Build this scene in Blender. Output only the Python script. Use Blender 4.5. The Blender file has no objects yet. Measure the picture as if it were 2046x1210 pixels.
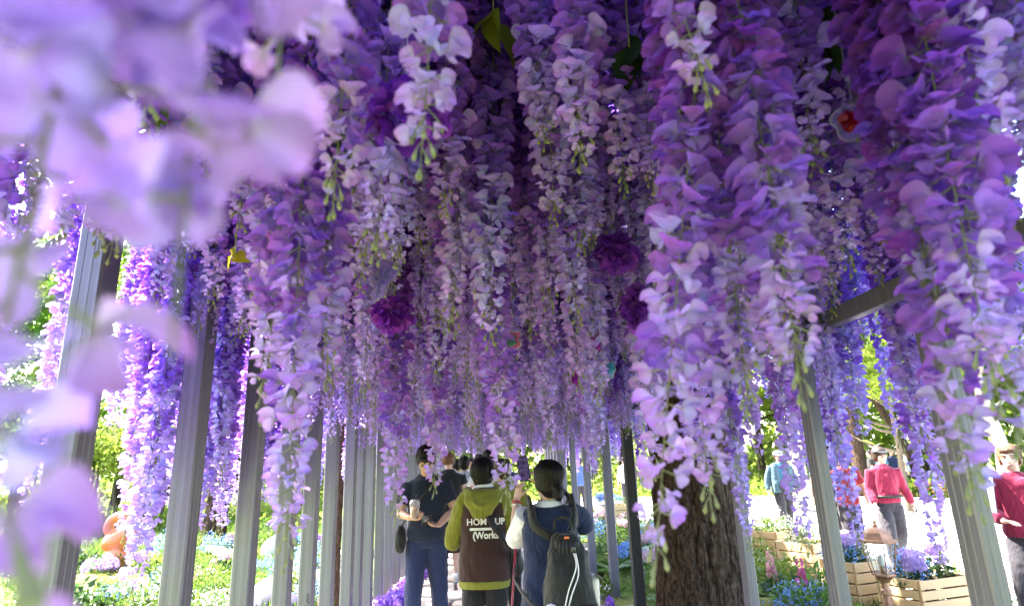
import bpy, bmesh, math, random
import numpy as np
from mathutils import Vector, Matrix, Euler, noise
R = math.radians
rnd = random.Random(7)
rng = np.random.default_rng(7)
scene = bpy.context.scene
COL = scene.collection

# ---------------------------------------------------------------- camera
CAM_H, FPX, W0, H0 = 1.5, 1210.0, 2046.0, 1210.0
PITCH, YAW, ROLL = R(15.0), R(1.7), R(1.9)
cam_data = bpy.data.cameras.new('camera')
cam = bpy.data.objects.new('camera', cam_data)
COL.objects.link(cam)
cam_rot = Matrix.Rotation(-YAW, 3, 'Z') @ Matrix.Rotation(R(90) + PITCH, 3, 'X') @ Matrix.Rotation(-ROLL, 3, 'Z')
cam.matrix_world = Matrix.Translation((0, 0, CAM_H)) @ cam_rot.to_4x4()
cam_data.sensor_width = 36.0
cam_data.lens = 36.0 * FPX / W0
cam_data.clip_start = 0.02
cam_data.clip_end = 600
cam_data.dof.use_dof = True
cam_data.dof.focus_distance = 3.8
cam_data.dof.aperture_fstop = 3.5
scene.camera = cam

# ---------------------------------------------------------------- world, sun, exposure
SUN_EL, SUN_AZ = R(50), R(-58)        # azimuth measured clockwise from +Y
sun_dir = Vector((math.cos(SUN_EL) * math.sin(SUN_AZ), math.cos(SUN_EL) * math.cos(SUN_AZ), math.sin(SUN_EL)))
world = bpy.data.worlds.new('World'); scene.world = world; world.use_nodes = True
wn = world.node_tree.nodes; wn.clear()
sky = wn.new('ShaderNodeTexSky'); sky.sky_type = 'NISHITA'; sky.sun_disc = False
sky.sun_elevation = SUN_EL; sky.sun_rotation = SUN_AZ; sky.air_density = 1.0; sky.dust_density = 3.0; sky.ozone_density = 0.6
bg = wn.new('ShaderNodeBackground'); bg.inputs['Strength'].default_value = 0.15
wo = wn.new('ShaderNodeOutputWorld')
world.node_tree.links.new(sky.outputs[0], bg.inputs['Color']); world.node_tree.links.new(bg.outputs[0], wo.inputs['Surface'])
sun_data = bpy.data.lights.new('sun', 'SUN'); sun_data.energy = 5.0; sun_data.angle = R(0.53); sun_data.color = (1.0, 0.95, 0.87)
sun = bpy.data.objects.new('sun', sun_data); COL.objects.link(sun)
sun.rotation_euler = sun_dir.to_track_quat('Z', 'Y').to_euler()
sun.location = (0, 0, 30)
vs = scene.view_settings
vs.view_transform = 'Standard'; vs.look = 'None'; vs.gamma = 1.0; vs.use_curve_mapping = False
vs.exposure = 3.4
scene.cycles.max_bounces = 10; scene.cycles.diffuse_bounces = 5; scene.cycles.transmission_bounces = 8
scene.cycles.glossy_bounces = 3; scene.cycles.transparent_max_bounces = 12
scene.cycles.caustics_reflective = False; scene.cycles.caustics_refractive = False

def at(px, py, Y):
    """the world point on plane Y seen at pixel (px, py) of the 2046 x 1210 photograph"""
    d = cam_rot @ Vector(((px - W0 / 2) / FPX, -(py - H0 / 2) / FPX, -1.0))
    t = Y / d.y
    return Vector((0, 0, CAM_H)) + d * t

# ---------------------------------------------------------------- object helpers
def link(name, data, parent=None, loc=None):
    o = bpy.data.objects.new(name, data); COL.objects.link(o)
    if parent is not None: o.parent = parent
    if loc is not None: o.location = loc
    return o
def tag(o, label=None, cat=None, group=None, kind=None):
    if label: o['label'] = label
    if cat: o['category'] = cat
    if group: o['group'] = group
    if kind: o['kind'] = kind
    return o
def thing(name, label, cat, loc=(0, 0, 0), rz=0, group=None):
    o = link(name, None, None, loc); o.rotation_euler = (0, 0, rz); o.empty_display_size = 0.1
    return tag(o, label, cat, group)
def copy_tree(o, parent=None):
    c = o.copy(); COL.objects.link(c)
    if parent is not None: c.parent = parent
    for ch in list(o.children): copy_tree(ch, c)
    return c
def bm_obj(name, bm, m, parent=None, smooth=True, loc=None):
    me = bpy.data.meshes.new(name); bm.to_mesh(me); bm.free()
    if smooth: me.polygons.foreach_set('use_smooth', [True] * len(me.polygons))
    if m is not None: me.materials.append(m)
    return link(name, me, parent, loc)
def np_mesh(name, V, Q, m, C=None, smooth=True):
    """quads only; C = per-vertex colour (n,3)"""
    V = np.asarray(V, np.float32).reshape(-1, 3); Q = np.asarray(Q, np.int32).reshape(-1, 4)
    me = bpy.data.meshes.new(name)
    me.vertices.add(len(V)); me.vertices.foreach_set('co', V.ravel())
    me.loops.add(Q.size); me.loops.foreach_set('vertex_index', Q.ravel())
    me.polygons.add(len(Q)); me.polygons.foreach_set('loop_start', np.arange(0, Q.size, 4, dtype=np.int32))
    if smooth: me.polygons.foreach_set('use_smooth', np.ones(len(Q), bool))
    if C is not None:
        a = me.attributes.new('tint', 'FLOAT_COLOR', 'POINT')
        cc = np.ones((len(V), 4), np.float32); C = np.asarray(C); cc[:, :C.shape[1]] = C; a.data.foreach_set('color', cc.ravel())
    me.update(calc_edges=True)
    if m is not None: me.materials.append(m)
    return me
class Acc:
    def __init__(s): s.V = []; s.Q = []; s.C = []; s.n = 0
    def add(s, V, Q, C):
        V = np.asarray(V, float); s.V.append(V); s.Q.append(np.asarray(Q) + s.n)
        C = np.asarray(C, float)
        C = np.broadcast_to(C, V.shape) if C.ndim == 1 else C
        if C.shape[1] == 3: C = np.concatenate([C, np.full((len(C), 1), .5)], 1)
        s.C.append(C); s.n += len(V)
    def mesh(s, name, m, smooth=True):
        return np_mesh(name, np.concatenate(s.V), np.concatenate(s.Q), m, np.concatenate(s.C), smooth)
    def arrays(s): return np.concatenate(s.V), np.concatenate(s.Q), np.concatenate(s.C)

def box(bm, c, s, rot=None, bev=0.0):
    """box centre c, full size s"""
    r = bmesh.ops.create_cube(bm, size=1.0)
    vs_ = r['verts']
    M = Matrix.Translation(c) @ ((rot.to_4x4()) if rot is not None else Matrix.Identity(4)) @ Matrix.Diagonal((*s, 1))
    bmesh.ops.transform(bm, matrix=M, verts=vs_)
    if bev > 0:
        es = list({e for v in vs_ for e in v.link_edges})
        bmesh.ops.bevel(bm, geom=es, offset=bev, segments=2, affect='EDGES', profile=0.5)
    return vs_
def smooth_path(pts, vals, sub):
    P = [Vector(p) for p in pts]; n = len(P); out = []; ov = []
    for i in range(n - 1):
        p0, p1, p2, p3 = P[max(i - 1, 0)], P[i], P[i + 1], P[min(i + 2, n - 1)]
        for k in range(sub):
            t = k / sub
            out.append(0.5 * ((2 * p1) + (p2 - p0) * t + (2 * p0 - 5 * p1 + 4 * p2 - p3) * t * t + (3 * p1 - p0 - 3 * p2 + p3) * t ** 3))
            s_ = t * t * (3 - 2 * t)
            ov.append([a + (b - a) * s_ for a, b in zip(vals[i], vals[i + 1])])
    out.append(P[-1]); ov.append(list(vals[-1]))
    return out, ov
def tube(bm, pts, radii, right=None, n=12, sub=4, cap=True, sq=2.0):
    """loft along pts; radii = r or (r_right, r_fwd); right = body's right for the first radius"""
    vals = [(r, r) if not isinstance(r, (tuple, list)) else r for r in radii]
    P, VV = smooth_path(pts, vals, sub)
    rings = []; ref = Vector(right) if right is not None else None
    prev = None
    for i, p in enumerate(P):
        t = (P[min(i + 1, len(P) - 1)] - P[max(i - 1, 0)]).normalized()
        if ref is not None: a = (ref - t * ref.dot(t)).normalized()
        else:
            if prev is None: prev = Vector((1, 0, 0)) if abs(t.x) < 0.8 else Vector((0, 1, 0))
            a = (prev - t * prev.dot(t)).normalized(); prev = a
        b = t.cross(a)
        ring = []
        for k in range(n):
            th = 2 * math.pi * k / n; c, s_ = math.cos(th), math.sin(th)
            if sq != 2.0:
                c = math.copysign(abs(c) ** (2 / sq), c); s_ = math.copysign(abs(s_) ** (2 / sq), s_)
            ring.append(bm.verts.new(p + a * (c * VV[i][0]) + b * (s_ * VV[i][1])))
        rings.append(ring)
    for i in range(len(rings) - 1):
        for k in range(n):
            bm.faces.new((rings[i][k], rings[i][(k + 1) % n], rings[i + 1][(k + 1) % n], rings[i + 1][k]))
    if cap:
        bm.faces.new(list(reversed(rings[0]))); bm.faces.new(rings[-1])
def ball(bm, c, r, seg=14, rings=10, rot=None):
    r3 = r if isinstance(r, (tuple, list)) else (r, r, r)
    res = bmesh.ops.create_uvsphere(bm, u_segments=seg, v_segments=rings, radius=1.0)
    M = Matrix.Translation(c) @ (rot.to_4x4() if rot is not None else Matrix.Identity(4)) @ Matrix.Diagonal((*r3, 1))
    bmesh.ops.transform(bm, matrix=M, verts=res['verts'])
    return res['verts']

# ---------------------------------------------------------------- materials
class NT:
    def __init__(s, name):
        s.m = bpy.data.materials.new(name); s.m.use_nodes = True; s.t = s.m.node_tree; s.t.nodes.clear()
        s.out = s.t.nodes.new('ShaderNodeOutputMaterial')
    def n(s, typ, ins=None, **kw):
        nd = s.t.nodes.new('ShaderNode' + typ)
        for k, v in kw.items(): setattr(nd, k, v)
        for k, v in (ins or {}).items(): s.set(nd.inputs[k], v)
        return nd
    def set(s, sock, v):
        if isinstance(v, bpy.types.NodeSocket): s.t.links.new(v, sock)
        elif isinstance(v, bpy.types.Node): s.t.links.new(v.outputs[0], sock)
        elif isinstance(v, (tuple, list)) and len(v) == 3 and sock.type == 'RGBA': sock.default_value = (*v, 1)
        else: sock.default_value = v
    def mix(s, f, a, b, mode='MIX'):
        nd = s.t.nodes.new('ShaderNodeMix'); nd.data_type = 'RGBA'; nd.blend_type = mode
        s.set(nd.inputs[0], f); s.set(nd.inputs[6], a); s.set(nd.inputs[7], b)
        return nd.outputs[2]
    def ramp(s, f, stops):
        nd = s.t.nodes.new('ShaderNodeValToRGB'); s.set(nd.inputs[0], f)
        while len(nd.color_ramp.elements) < len(stops): nd.color_ramp.elements.new(0.5)
        for e, (p, c) in zip(nd.color_ramp.elements, stops):
            e.position = p; e.color = (c, c, c, 1) if isinstance(c, (int, float)) else (*c, 1)
        return nd.outputs[0]
    def coord(s, scale=(1, 1, 1), kind='Object'):
        tc = s.n('TexCoord'); mp = s.n('Mapping', {'Vector': tc.outputs[kind]}); mp.inputs['Scale'].default_value = scale
        return mp.outputs[0]
    def noise(s, co, scale, detail=4, rough=0.55, dist=0.0):
        return s.n('TexNoise', {'Vector': co, 'Scale': scale, 'Detail': detail, 'Roughness': rough, 'Distortion': dist}).outputs[0]
    def bump(s, h, strength=0.3, dist=0.01, normal=None):
        nd = s.n('Bump', {'Height': h, 'Strength': strength, 'Distance': dist})
        if normal is not None: s.set(nd.inputs['Normal'], normal)
        return nd.outputs[0]
    def done(s, sh):
        s.t.links.new(sh if isinstance(sh, bpy.types.NodeSocket) else sh.outputs[0], s.out.inputs[0]); return s.m
def pbr(name, col, rough=0.6, metal=0.0, vary=0.12, nscale=12.0, bump=0.0, bscale=60.0, spec=0.5, stretch=(1, 1, 1), bdist=0.004, coat=0.0, sheen=0.0):
    t = NT(name); co = t.coord(stretch)
    f = t.noise(co, nscale)
    c = t.mix(t.ramp(f, [(0.3, 0.0), (0.7, 1.0)]), tuple(x * (1 - vary) for x in col), tuple(min(1, x * (1 + vary)) for x in col))
    ins = {'Base Color': c, 'Roughness': rough, 'Metallic': metal, 'Specular IOR Level': spec, 'Coat Weight': coat, 'Sheen Weight': sheen}
    if bump > 0: ins['Normal'] = t.bump(t.noise(co, bscale, 5), bump, bdist)
    return t.done(t.n('BsdfPrincipled', ins))
def leafy(name, trans=0.45, rough=0.5, hue=0.02, val=0.25, sat=1.0, spec=0.4, fixed=None, vein=0.0):
    """petals and leaves: colour from the tint attribute, thin and translucent"""
    t = NT(name)
    at_ = t.n('Attribute', attribute_name='tint'); c = at_.outputs['Color']
    oi = t.n('ObjectInfo').outputs['Random']
    geo = t.n('NewGeometry').outputs['Random Per Island']
    h = t.n('MapRange', {'Value': oi, 'To Min': 0.5 - hue, 'To Max': 0.5 + hue}).outputs[0]
    v = t.n('MapRange', {'Value': geo, 'To Min': 1 - val, 'To Max': 1 + val * 0.8}).outputs[0]
    hs = t.n('HueSaturation', {'Hue': h, 'Saturation': sat, 'Value': v, 'Color': c}).outputs[0]
    if vein > 0:
        ph = t.n('Math', {0: at_.outputs['Alpha'], 1: 44.0}, operation='MULTIPLY').outputs[0]; vn = t.n('Math', {0: ph}, operation='SINE').outputs[0]
        k1 = t.n('MapRange', {'Value': vn, 'From Min': .2, 'From Max': 1.0, 'To Min': 0.0, 'To Max': .5}).outputs[0]; hs = t.mix(k1, hs, t.mix(1.0, hs, (.62, .50, .80), 'MULTIPLY'))
    ins = {'Base Color': hs, 'Roughness': rough, 'Specular IOR Level': spec}
    if vein > 0:
        co = t.coord((1, 1, 1))
        ins['Normal'] = t.bump(t.noise(co, 180, 3, 0.6, 1.2), vein, 0.002)
    p = t.n('BsdfPrincipled', ins)
    tl = t.n('BsdfTranslucent', {'Color': hs})
    mx = t.n('MixShader', {0: trans, 1: p.outputs[0], 2: tl.outputs[0]})
    return t.done(mx)
M = {}
M['petal'] = leafy('petal', 0.55, 0.7, 0.018, 0.22, 1.07, 0.12, vein=0.25)
M['stem'] = pbr('flower_stem', (0.30, 0.36, 0.11), 0.6)
M['leaf'] = leafy('leaf', 0.45, 0.42, 0.012, 0.22, 1.0, 0.4)
M['roof_leaf'] = leafy('roof_leaf', 0.15, 0.5, 0.012, 0.3, 1.0, 0.3)
M['far_leaf'] = leafy('far_leaf', 0.6, 0.6, 0.015, 0.4, 1.0, 0.2)
# galvanised square tube, with long draw lines
t = NT('galvanised_steel'); co = t.coord((60, 60, 0.7)); f = t.noise(co, 1.0, 5, 0.6)
co2 = t.coord((1, 1, 1)); f2 = t.noise(co2, 9.0, 5, 0.65)
c = t.mix(t.ramp(f, [(0.35, 0.0), (0.65, 1.0)]), (0.125, 0.118, 0.15), (0.175, 0.168, 0.212))
c = t.mix(t.ramp(f2, [(0.45, 0.0), (0.75, 0.5)]), c, (0.165, 0.155, 0.17))
M['steel'] = t.done(t.n('BsdfPrincipled', {'Base Color': c, 'Metallic': 0.45, 'Roughness': t.ramp(f2, [(0.2, 0.28), (0.8, 0.5)]), 'Normal': t.bump(f, 0.12, 0.003)}))
M['dark_steel'] = pbr('dark_steel', (0.05, 0.05, 0.055), 0.45, 0.5, nscale=20)
M['print_ink'] = pbr('print_ink', (0.02, 0.02, 0.025), 0.7)
# bark
def bark(name, dark, light, sc=1.0, strength=1.0):
    t = NT(name); co = t.coord((9 * sc, 9 * sc, 2.6 * sc))
    w = t.noise(co, 1.2, 6, 0.6, 0.4)
    v = t.n('TexVoronoi', {'Vector': t.mix(0.25, co, t.n('TexNoise', {'Vector': co, 'Scale': 2.0, 'Detail': 4.0}).outputs[1]), 'Scale': 2.2}, feature='DISTANCE_TO_EDGE').outputs[0]
    h = t.ramp(v, [(0.0, 0.0), (0.22, 1.0)])
    fine = t.noise(t.coord((30 * sc, 30 * sc, 12 * sc)), 2.0, 5, 0.7)
    hh = t.n('Math', {0: h, 1: t.n('Math', {0: fine, 1: 0.6}, operation='MULTIPLY').outputs[0]}, operation='ADD').outputs[0]
    c = t.mix(h, tuple(x * 0.45 for x in dark), dark)
    c = t.mix(t.ramp(fine, [(0.42, 0.0), (0.62, 1.0)]), c, light)
    c = t.mix(t.ramp(w, [(0.45, 0.0), (0.7, 0.45)]), c, tuple(x * 0.8 for x in light))
    return t.done(t.n('BsdfPrincipled', {'Base Color': c, 'Roughness': 0.92, 'Specular IOR Level': 0.2, 'Normal': t.bump(hh, strength, 0.02)}))
M['bark'] = bark('bark', (0.024, 0.014, 0.009), (0.085, 0.055, 0.036), 0.8, 1.0)
M['red_bark'] = bark('red_bark', (0.11, 0.058, 0.04), (0.25, 0.15, 0.11), 1.8)
M['pale_bark'] = bark('pale_bark', (0.36, 0.31, 0.25), (0.62, 0.57, 0.5), 1.5, 0.6)
M['thin_bark'] = pbr('thin_bark', (0.12, 0.09, 0.06), 0.9, bump=0.6, bscale=40, stretch=(1, 1, 0.2))
# ================================================================ petals, florets, racemes
def petal_grid(nu, nv, W=0.5, L=1.0, cup=0.25, bend=0.5, ruffle=0.0, notch=0.0, tipw=0.35, seed=0):
    """petal in local frame: grows along +x, width along y, faces +z; returns V (n,3), Q, u (n,), w (n,)"""
    r = np.random.default_rng(seed)
    us = {2: [0, .6, 1], 3: [0, .4, .8, 1], 4: [0, .3, .62, .88, 1], 5: [0, .28, .56, .80, .95, 1], 7: [0, .20, .42, .62, .79, .91, .98, 1]}.get(nu) or list(np.linspace(0, 1, nu + 1))
    u = np.array(us)[:, None]; w = np.linspace(-1, 1, nv + 1)[None, :]
    c0 = 0.52
    prof = np.where(u > c0, np.sqrt(np.clip(1 - ((u - c0) / (1.03 - c0)) ** 2, 0, 1)), 0.12 + 0.88 * np.sin(np.clip(u / c0, 0, 1) * np.pi / 2) ** 1.2)
    prof = np.maximum(prof, np.where(u > 0.9, 0.26, 0.10))
    uu = u + 0 * w; ww = w + 0 * u
    x = L * uu
    if notch: x = x - notch * L * np.exp(-(ww / 0.3) ** 2) * uu ** 4
    y = W * prof * ww
    ang = bend * uu ** 1.3
    z = cup * W * prof * ww ** 2 - L * 0.5 * uu * np.sin(ang)
    x = x * np.cos(ang * 0.5)
    if ruffle:
        z = z + ruffle * np.sin(ww * 5 + r.uniform(0, 6)) * uu ** 2 + ruffle * 0.6 * np.sin(uu * 9 + r.uniform(0, 6)) * np.abs(ww)
    V = np.stack([x, y, z], -1).reshape(-1, 3)
    i = np.arange(nu)[:, None] * (nv + 1) + np.arange(nv)[None, :]
    Q = np.stack([i, i + nv + 1, i + nv + 2, i + 1], -1).reshape(-1, 4)
    return V, Q, uu.ravel(), np.abs(ww).ravel()
def rotm(ax, a): return np.array(Matrix.Rotation(a, 3, ax))
# own violet-to-pale petal fade down a strand, deepened and paled to stand for light
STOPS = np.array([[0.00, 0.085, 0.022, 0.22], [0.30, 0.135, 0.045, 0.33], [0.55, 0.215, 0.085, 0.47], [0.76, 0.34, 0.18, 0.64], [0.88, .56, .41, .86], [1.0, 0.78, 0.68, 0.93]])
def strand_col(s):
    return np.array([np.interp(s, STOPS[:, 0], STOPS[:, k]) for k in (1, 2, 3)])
GREEN = np.array([0.40, 0.44, 0.17])
LODS = {'hd': (7, 4), 'md': (5, 2), 'ld': (2, 1)}
def floret(s, lod, seed):
    """one blossom growing along +x from the origin, about 1 unit across; s = place down the strand"""
    r = np.random.default_rng(seed); nu, nv = LODS[lod]; A = Acc()
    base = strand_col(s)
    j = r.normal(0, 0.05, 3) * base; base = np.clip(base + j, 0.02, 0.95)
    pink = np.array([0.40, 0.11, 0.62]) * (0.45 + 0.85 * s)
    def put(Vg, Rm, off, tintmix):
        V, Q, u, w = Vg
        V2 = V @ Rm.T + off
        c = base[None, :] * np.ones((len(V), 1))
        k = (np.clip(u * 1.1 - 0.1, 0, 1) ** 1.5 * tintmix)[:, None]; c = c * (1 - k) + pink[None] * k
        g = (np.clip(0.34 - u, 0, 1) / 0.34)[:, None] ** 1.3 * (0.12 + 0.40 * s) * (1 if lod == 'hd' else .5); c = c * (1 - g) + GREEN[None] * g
        c = c * (0.93 + 0.14 * (1 - w))[:, None]
        A.add(V2, Q, np.concatenate([np.minimum(c, .95), w[:, None]], 1))
    po = r.uniform(-0.25, 0.25)
    # banner: two broad lobes, swept up and back
    for sgn in (-1, 1):
        V = petal_grid(nu, nv, 0.50, 0.90, 0.35 + r.uniform(-.1, .2), r.uniform(0.2, 0.9), 0.05, 0.0, 0.62, seed + 3 + sgn)
        Rm = rotm('Z', sgn * (0.42 + r.uniform(-.1, .12))) @ rotm('Y', -0.75 + po + r.uniform(-.15, .15)) @ rotm('X', sgn * r.uniform(-0.1, 0.35))
        put(V, Rm, (0.12, sgn * 0.03, 0.03), r.uniform(0.15, 0.6))
    # wings, lower and smaller, folded forward
    for sgn in (-1, 1):
        V = petal_grid(nu, nv, 0.34, 0.66, -0.5, r.uniform(-0.6, 0.1), 0.03, 0.0, 0.5, seed + 7 + sgn)
        Rm = rotm('Z', sgn * (0.38 + r.uniform(-.1, .2))) @ rotm('Y', 0.35 + po + r.uniform(-.2, .2)) @ rotm('X', sgn * 0.9)
        put(V, Rm, (0.12, sgn * 0.02, -0.03), r.uniform(0.1, 0.5))
    if lod != 'ld':
        V = petal_grid(max(2, nu - 2), nv, 0.16, 0.45, 0.9, -0.5, 0, 0, 0.4, seed)
        put(V, rotm('Y', 0.1 + po), (0.12, 0, 0), 0.0)
    return A.arrays()
def stick(p, q, r0, r1, n=4):
    p, q = np.asarray(p, float), np.asarray(q, float); d = q - p; L = np.linalg.norm(d) + 1e-9; d = d / L
    a = np.cross(d, [0, 0, 1.0]); a = a / np.linalg.norm(a) if np.linalg.norm(a) > 1e-3 else np.array([1.0, 0, 0]); b = np.cross(d, a)
    th = np.arange(n) * 2 * math.pi / n
    ring = np.cos(th)[:, None] * a + np.sin(th)[:, None] * b
    V = np.concatenate([p + ring * r0, q + ring * r1]); k = np.arange(n)
    return V, np.stack([k, (k + 1) % n, (k + 1) % n + n, k + n], -1)
FL = {}
for lod, nvar in (('hd', 5), ('md', 6), ('ld', 5)):
    FL[lod] = [[floret((st + 0.5) / 7, lod, 100 * st + v) for v in range(nvar)] for st in range(7)]
STEMC = np.array([0.075, 0.07, 0.055]); STEMT = np.array([0.36, 0.38, 0.23])
def plan_raceme(seed, L=1.0, dens=62, size=0.036, s0=0.0, bare=0.0):
    """positions of everything on one hanging strand (origin = top, hangs to -L)"""
    r = np.random.default_rng(seed); out = []; cx = r.uniform(-1, 1, 2) * 0.02
    n = int(dens * L)
    def axis(z):
        k = -z / L
        return np.array([cx[0] * math.sin(k * 5 + seed), cx[1] * math.sin(k * 4 + 1 + seed), z])
    for i in range(n):
        k = (i + r.uniform(0, 1)) / n; z = -k * (L - .05)
        th = i * 2.399 + r.uniform(-.5, .5)
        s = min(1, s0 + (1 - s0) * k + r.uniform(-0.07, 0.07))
        kt = 1 - .30 / L; taper = 1.0 if k < kt else 1.0 - 0.5 * (k - kt) / (1 - kt)
        sc = size * taper * r.uniform(0.75, 1.2)
        ped = (0.012 + 0.018 * r.random()) * (0.6 + 0.4 * taper)
        dirv = np.array([math.cos(th), math.sin(th), -0.15 - 0.7 * r.random()]); dirv /= np.linalg.norm(dirv)
        base = axis(z); p = base + dirv * ped
        M3 = np.array(Vector(dirv).to_track_quat('X', 'Z').to_matrix()) @ rotm('X', r.uniform(-.6, .6))
        out.append((base, p, M3, sc, max(0.0, s), int(r.integers(0, 999))))
    return out, axis
def stem_geo(A, axis, L, seed, thick=0.0018):
    r = np.random.default_rng(seed + 5); N = 9
    for i in range(N):
        z0, z1 = -L * i / N, -L * (i + 1) / N
        V, Q = stick(axis(z0), axis(z1), thick * (1 - 0.5 * i / N), thick * (1 - 0.5 * (i + 1) / N))
        A.add(V, Q, STEMC + (STEMT - STEMC) * (i / N))
def buds_geo(A, axis, L, seed):
    """the pale green unopened sprig at the tip"""
    r = np.random.default_rng(seed + 9); nb = 8
    for i in range(nb):
        k = 1 - .10 / L + 0.10 / L * i / (nb - 1); b = axis(-L * k); th = i * 2.4 + r.uniform(-.4, .4)
        ln = 0.030 * (1.35 - 0.8 * (k - 1 + .1 / L) / (.1 / L)); d = np.array([math.cos(th), math.sin(th), -1.1 - r.random()]); d /= np.linalg.norm(d)
        mid = b + d * ln * 0.6 + np.array([d[0], d[1], 0]) * 0.004; q = b + d * ln
        V, Q = stick(b, mid, 0.0013, 0.001, 3); A.add(V, Q, STEMT)
        e = q + np.array([d[0] * 0.3, d[1] * 0.3, -1]) * 0.012
        m_ = q * 0.5 + e * 0.5
        V, Q = stick(mid, m_, 0.001, 0.0042, 5); A.add(V, Q, STEMT * 1.1)
        V, Q = stick(m_, e, 0.0042, 0.0006, 5); A.add(V, Q, STEMT * 1.15)
def raceme_arrays(seed, L, lod, dens=62, size=0.036, s0=0.0):
    A = Acc(); plan, axis = plan_raceme(seed, L, dens, size, s0)
    fls = FL[lod]
    for base, p, M3, sc, s, rr in plan:
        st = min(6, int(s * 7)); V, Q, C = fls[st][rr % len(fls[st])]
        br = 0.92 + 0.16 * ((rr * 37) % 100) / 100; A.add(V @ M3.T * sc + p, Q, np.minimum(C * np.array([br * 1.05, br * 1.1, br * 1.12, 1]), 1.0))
    S = Acc(); stem_geo(S, axis, L, seed)
    if lod != 'ld':
        for base, p, M3, sc, s, rr in plan:
            V, Q = stick(base, p + (p - base) * 0.12, 0.0009, 0.0012, 3); S.add(V, Q, STEMC + (STEMT - STEMC) * max(0, s - .5) * 1.6)
    B = Acc(); buds_geo(B, axis, L, seed)
    return A, S, B
RACE = {}
for lod, nvar, dens in (('hd', 7, 104), ('md', 9, 125)):
    for v in range(nvar):
        s0 = (0.0, 0.10, 0.20, 0.05, 0.26, 0.0, 0.14, 0.5, 0.62)[v] if lod == 'md' else (0.0, .1, .2, .05, .26, .42, .58)[v]  # last two md starts paled, standing for brighter light down the tunnel
        A, S, B = raceme_arrays(31 * v + 3 + len(lod) * 1000 * (lod == 'md'), 2.0, lod, dens, 0.042 if lod == 'hd' else 0.039, s0)
        RACE[(lod, v)] = (A.mesh('blossoms_' + lod, M['petal']), S.mesh('raceme_stem', M['petal']), B.mesh('bud_sprig', M['petal']))
FLM = {}
def floret_mesh(st, v):
    if (st, v) not in FLM:
        V, Q, C = FL['hd'][st][v]; FLM[(st, v)] = np_mesh('blossom', V, Q, M['petal'], C)
    return FLM[(st, v)]
def put_raceme(loc_top, L, label, group, lod='md', v=None, rz=None, wide=1.0):
    v = rnd.randrange(5 if lod == 'hd' else 7) if v is None else v
    t = thing('wisteria_raceme', label, 'hanging flowers', loc_top, rnd.uniform(0, 6.28) if rz is None else rz, group)
    a, s, b = RACE[(lod, v)]
    t.scale = (wide, wide, L / 2)
    t.rotation_euler.x = rnd.uniform(-.04, .04); t.rotation_euler.y = rnd.uniform(-.04, .04)
    m = link('blossom_cluster', a, t); m['kind'] = 'stuff'
    link('stem', s, t); link('bud_sprig', b, t)
    return t
def put_detailed(loc_top, L, label, seed, dens=52, size=0.042, s0=0.1, group=None, blossom_span=None):
    """a near strand: every blossom is an object of its own"""
    t = thing('wisteria_raceme', label, 'hanging flowers', loc_top, 0, group)
    plan, axis = plan_raceme(seed, L, dens, size, s0)
    S = Acc(); stem_geo(S, axis, L, seed, 0.0022)
    for base, p, M3, sc, s, rr in plan:
        V, Q = stick(base, p + (p - base) * 0.12, 0.0011, 0.0015, 4); S.add(V, Q, STEMC + (STEMT - STEMC) * s)
        if blossom_span and not (blossom_span[0] <= loc_top[2] + p[2] <= blossom_span[1]): continue
        o = link('blossom', floret_mesh(min(6, int(s * 7)), rr % 5), t)
        Mx = Matrix(M3.tolist()).to_4x4(); Mx.translation = Vector(p)
        o.matrix_local = Mx @ Matrix.Scale(sc, 4)
    link('stem', S.mesh('raceme_stem', M['petal']), t)
    if size < .057: B = Acc(); buds_geo(B, axis, L, seed); link('bud_sprig', B.mesh('bud_sprig', M['petal']), t)
    return t

# ================================================================ leaf templates
def leaf_arr(W, L, fold=0.2, droop=0.3, nu=3, pointy=True):
    u = np.linspace(0, 1, nu + 1); prof = np.sin(np.pi * np.clip(u, 0, 1) ** 0.7) * (1 - 0.2 * u) if pointy else np.sin(np.pi * np.clip(u, .04, .97)) ** 0.6
    V = []
    for ui, p in zip(u, prof):
        zz = -droop * L * ui ** 2
        V += [(L * ui, -W * p, zz + fold * W * p), (L * ui, 0, zz), (L * ui, W * p, zz + fold * W * p)]
    Q = []
    for i in range(nu):
        b = i * 3; Q += [(b, b + 3, b + 4, b + 1), (b + 1, b + 4, b + 5, b + 2)]
    return np.array(V), np.array(Q)
def scatter(A, tmpl, pts, dirs, scales, cols, up=None, jitter=0.5, r=None):
    """many copies of a template: x axis along dirs"""
    V, Q = tmpl; r = r or rng; n = len(pts)
    d = dirs / (np.linalg.norm(dirs, axis=1, keepdims=True) + 1e-9)
    z = np.tile([0, 0, 1.0], (n, 1)) + r.normal(0, jitter, (n, 3))
    y = np.cross(z, d); y /= (np.linalg.norm(y, axis=1, keepdims=True) + 1e-9); z = np.cross(d, y)
    Rm = np.stack([d, y, z], -1)                      # columns
    VV = np.einsum('nij,vj->nvi', Rm, V) * np.asarray(scales)[:, None, None] + pts[:, None, :]
    QQ = Q[None] + (np.arange(n) * len(V))[:, None, None]
    CC = np.repeat(np.asarray(cols)[:, None, :], len(V), 1)
    A.add(VV.reshape(-1, 3), QQ.reshape(-1, 4), CC.reshape(-1, 3))
def lcols(n, a, b, r=None):
    r = r or rng; k = r.random((n, 1)); return np.asarray(a) * (1 - k) + np.asarray(b) * k
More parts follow.
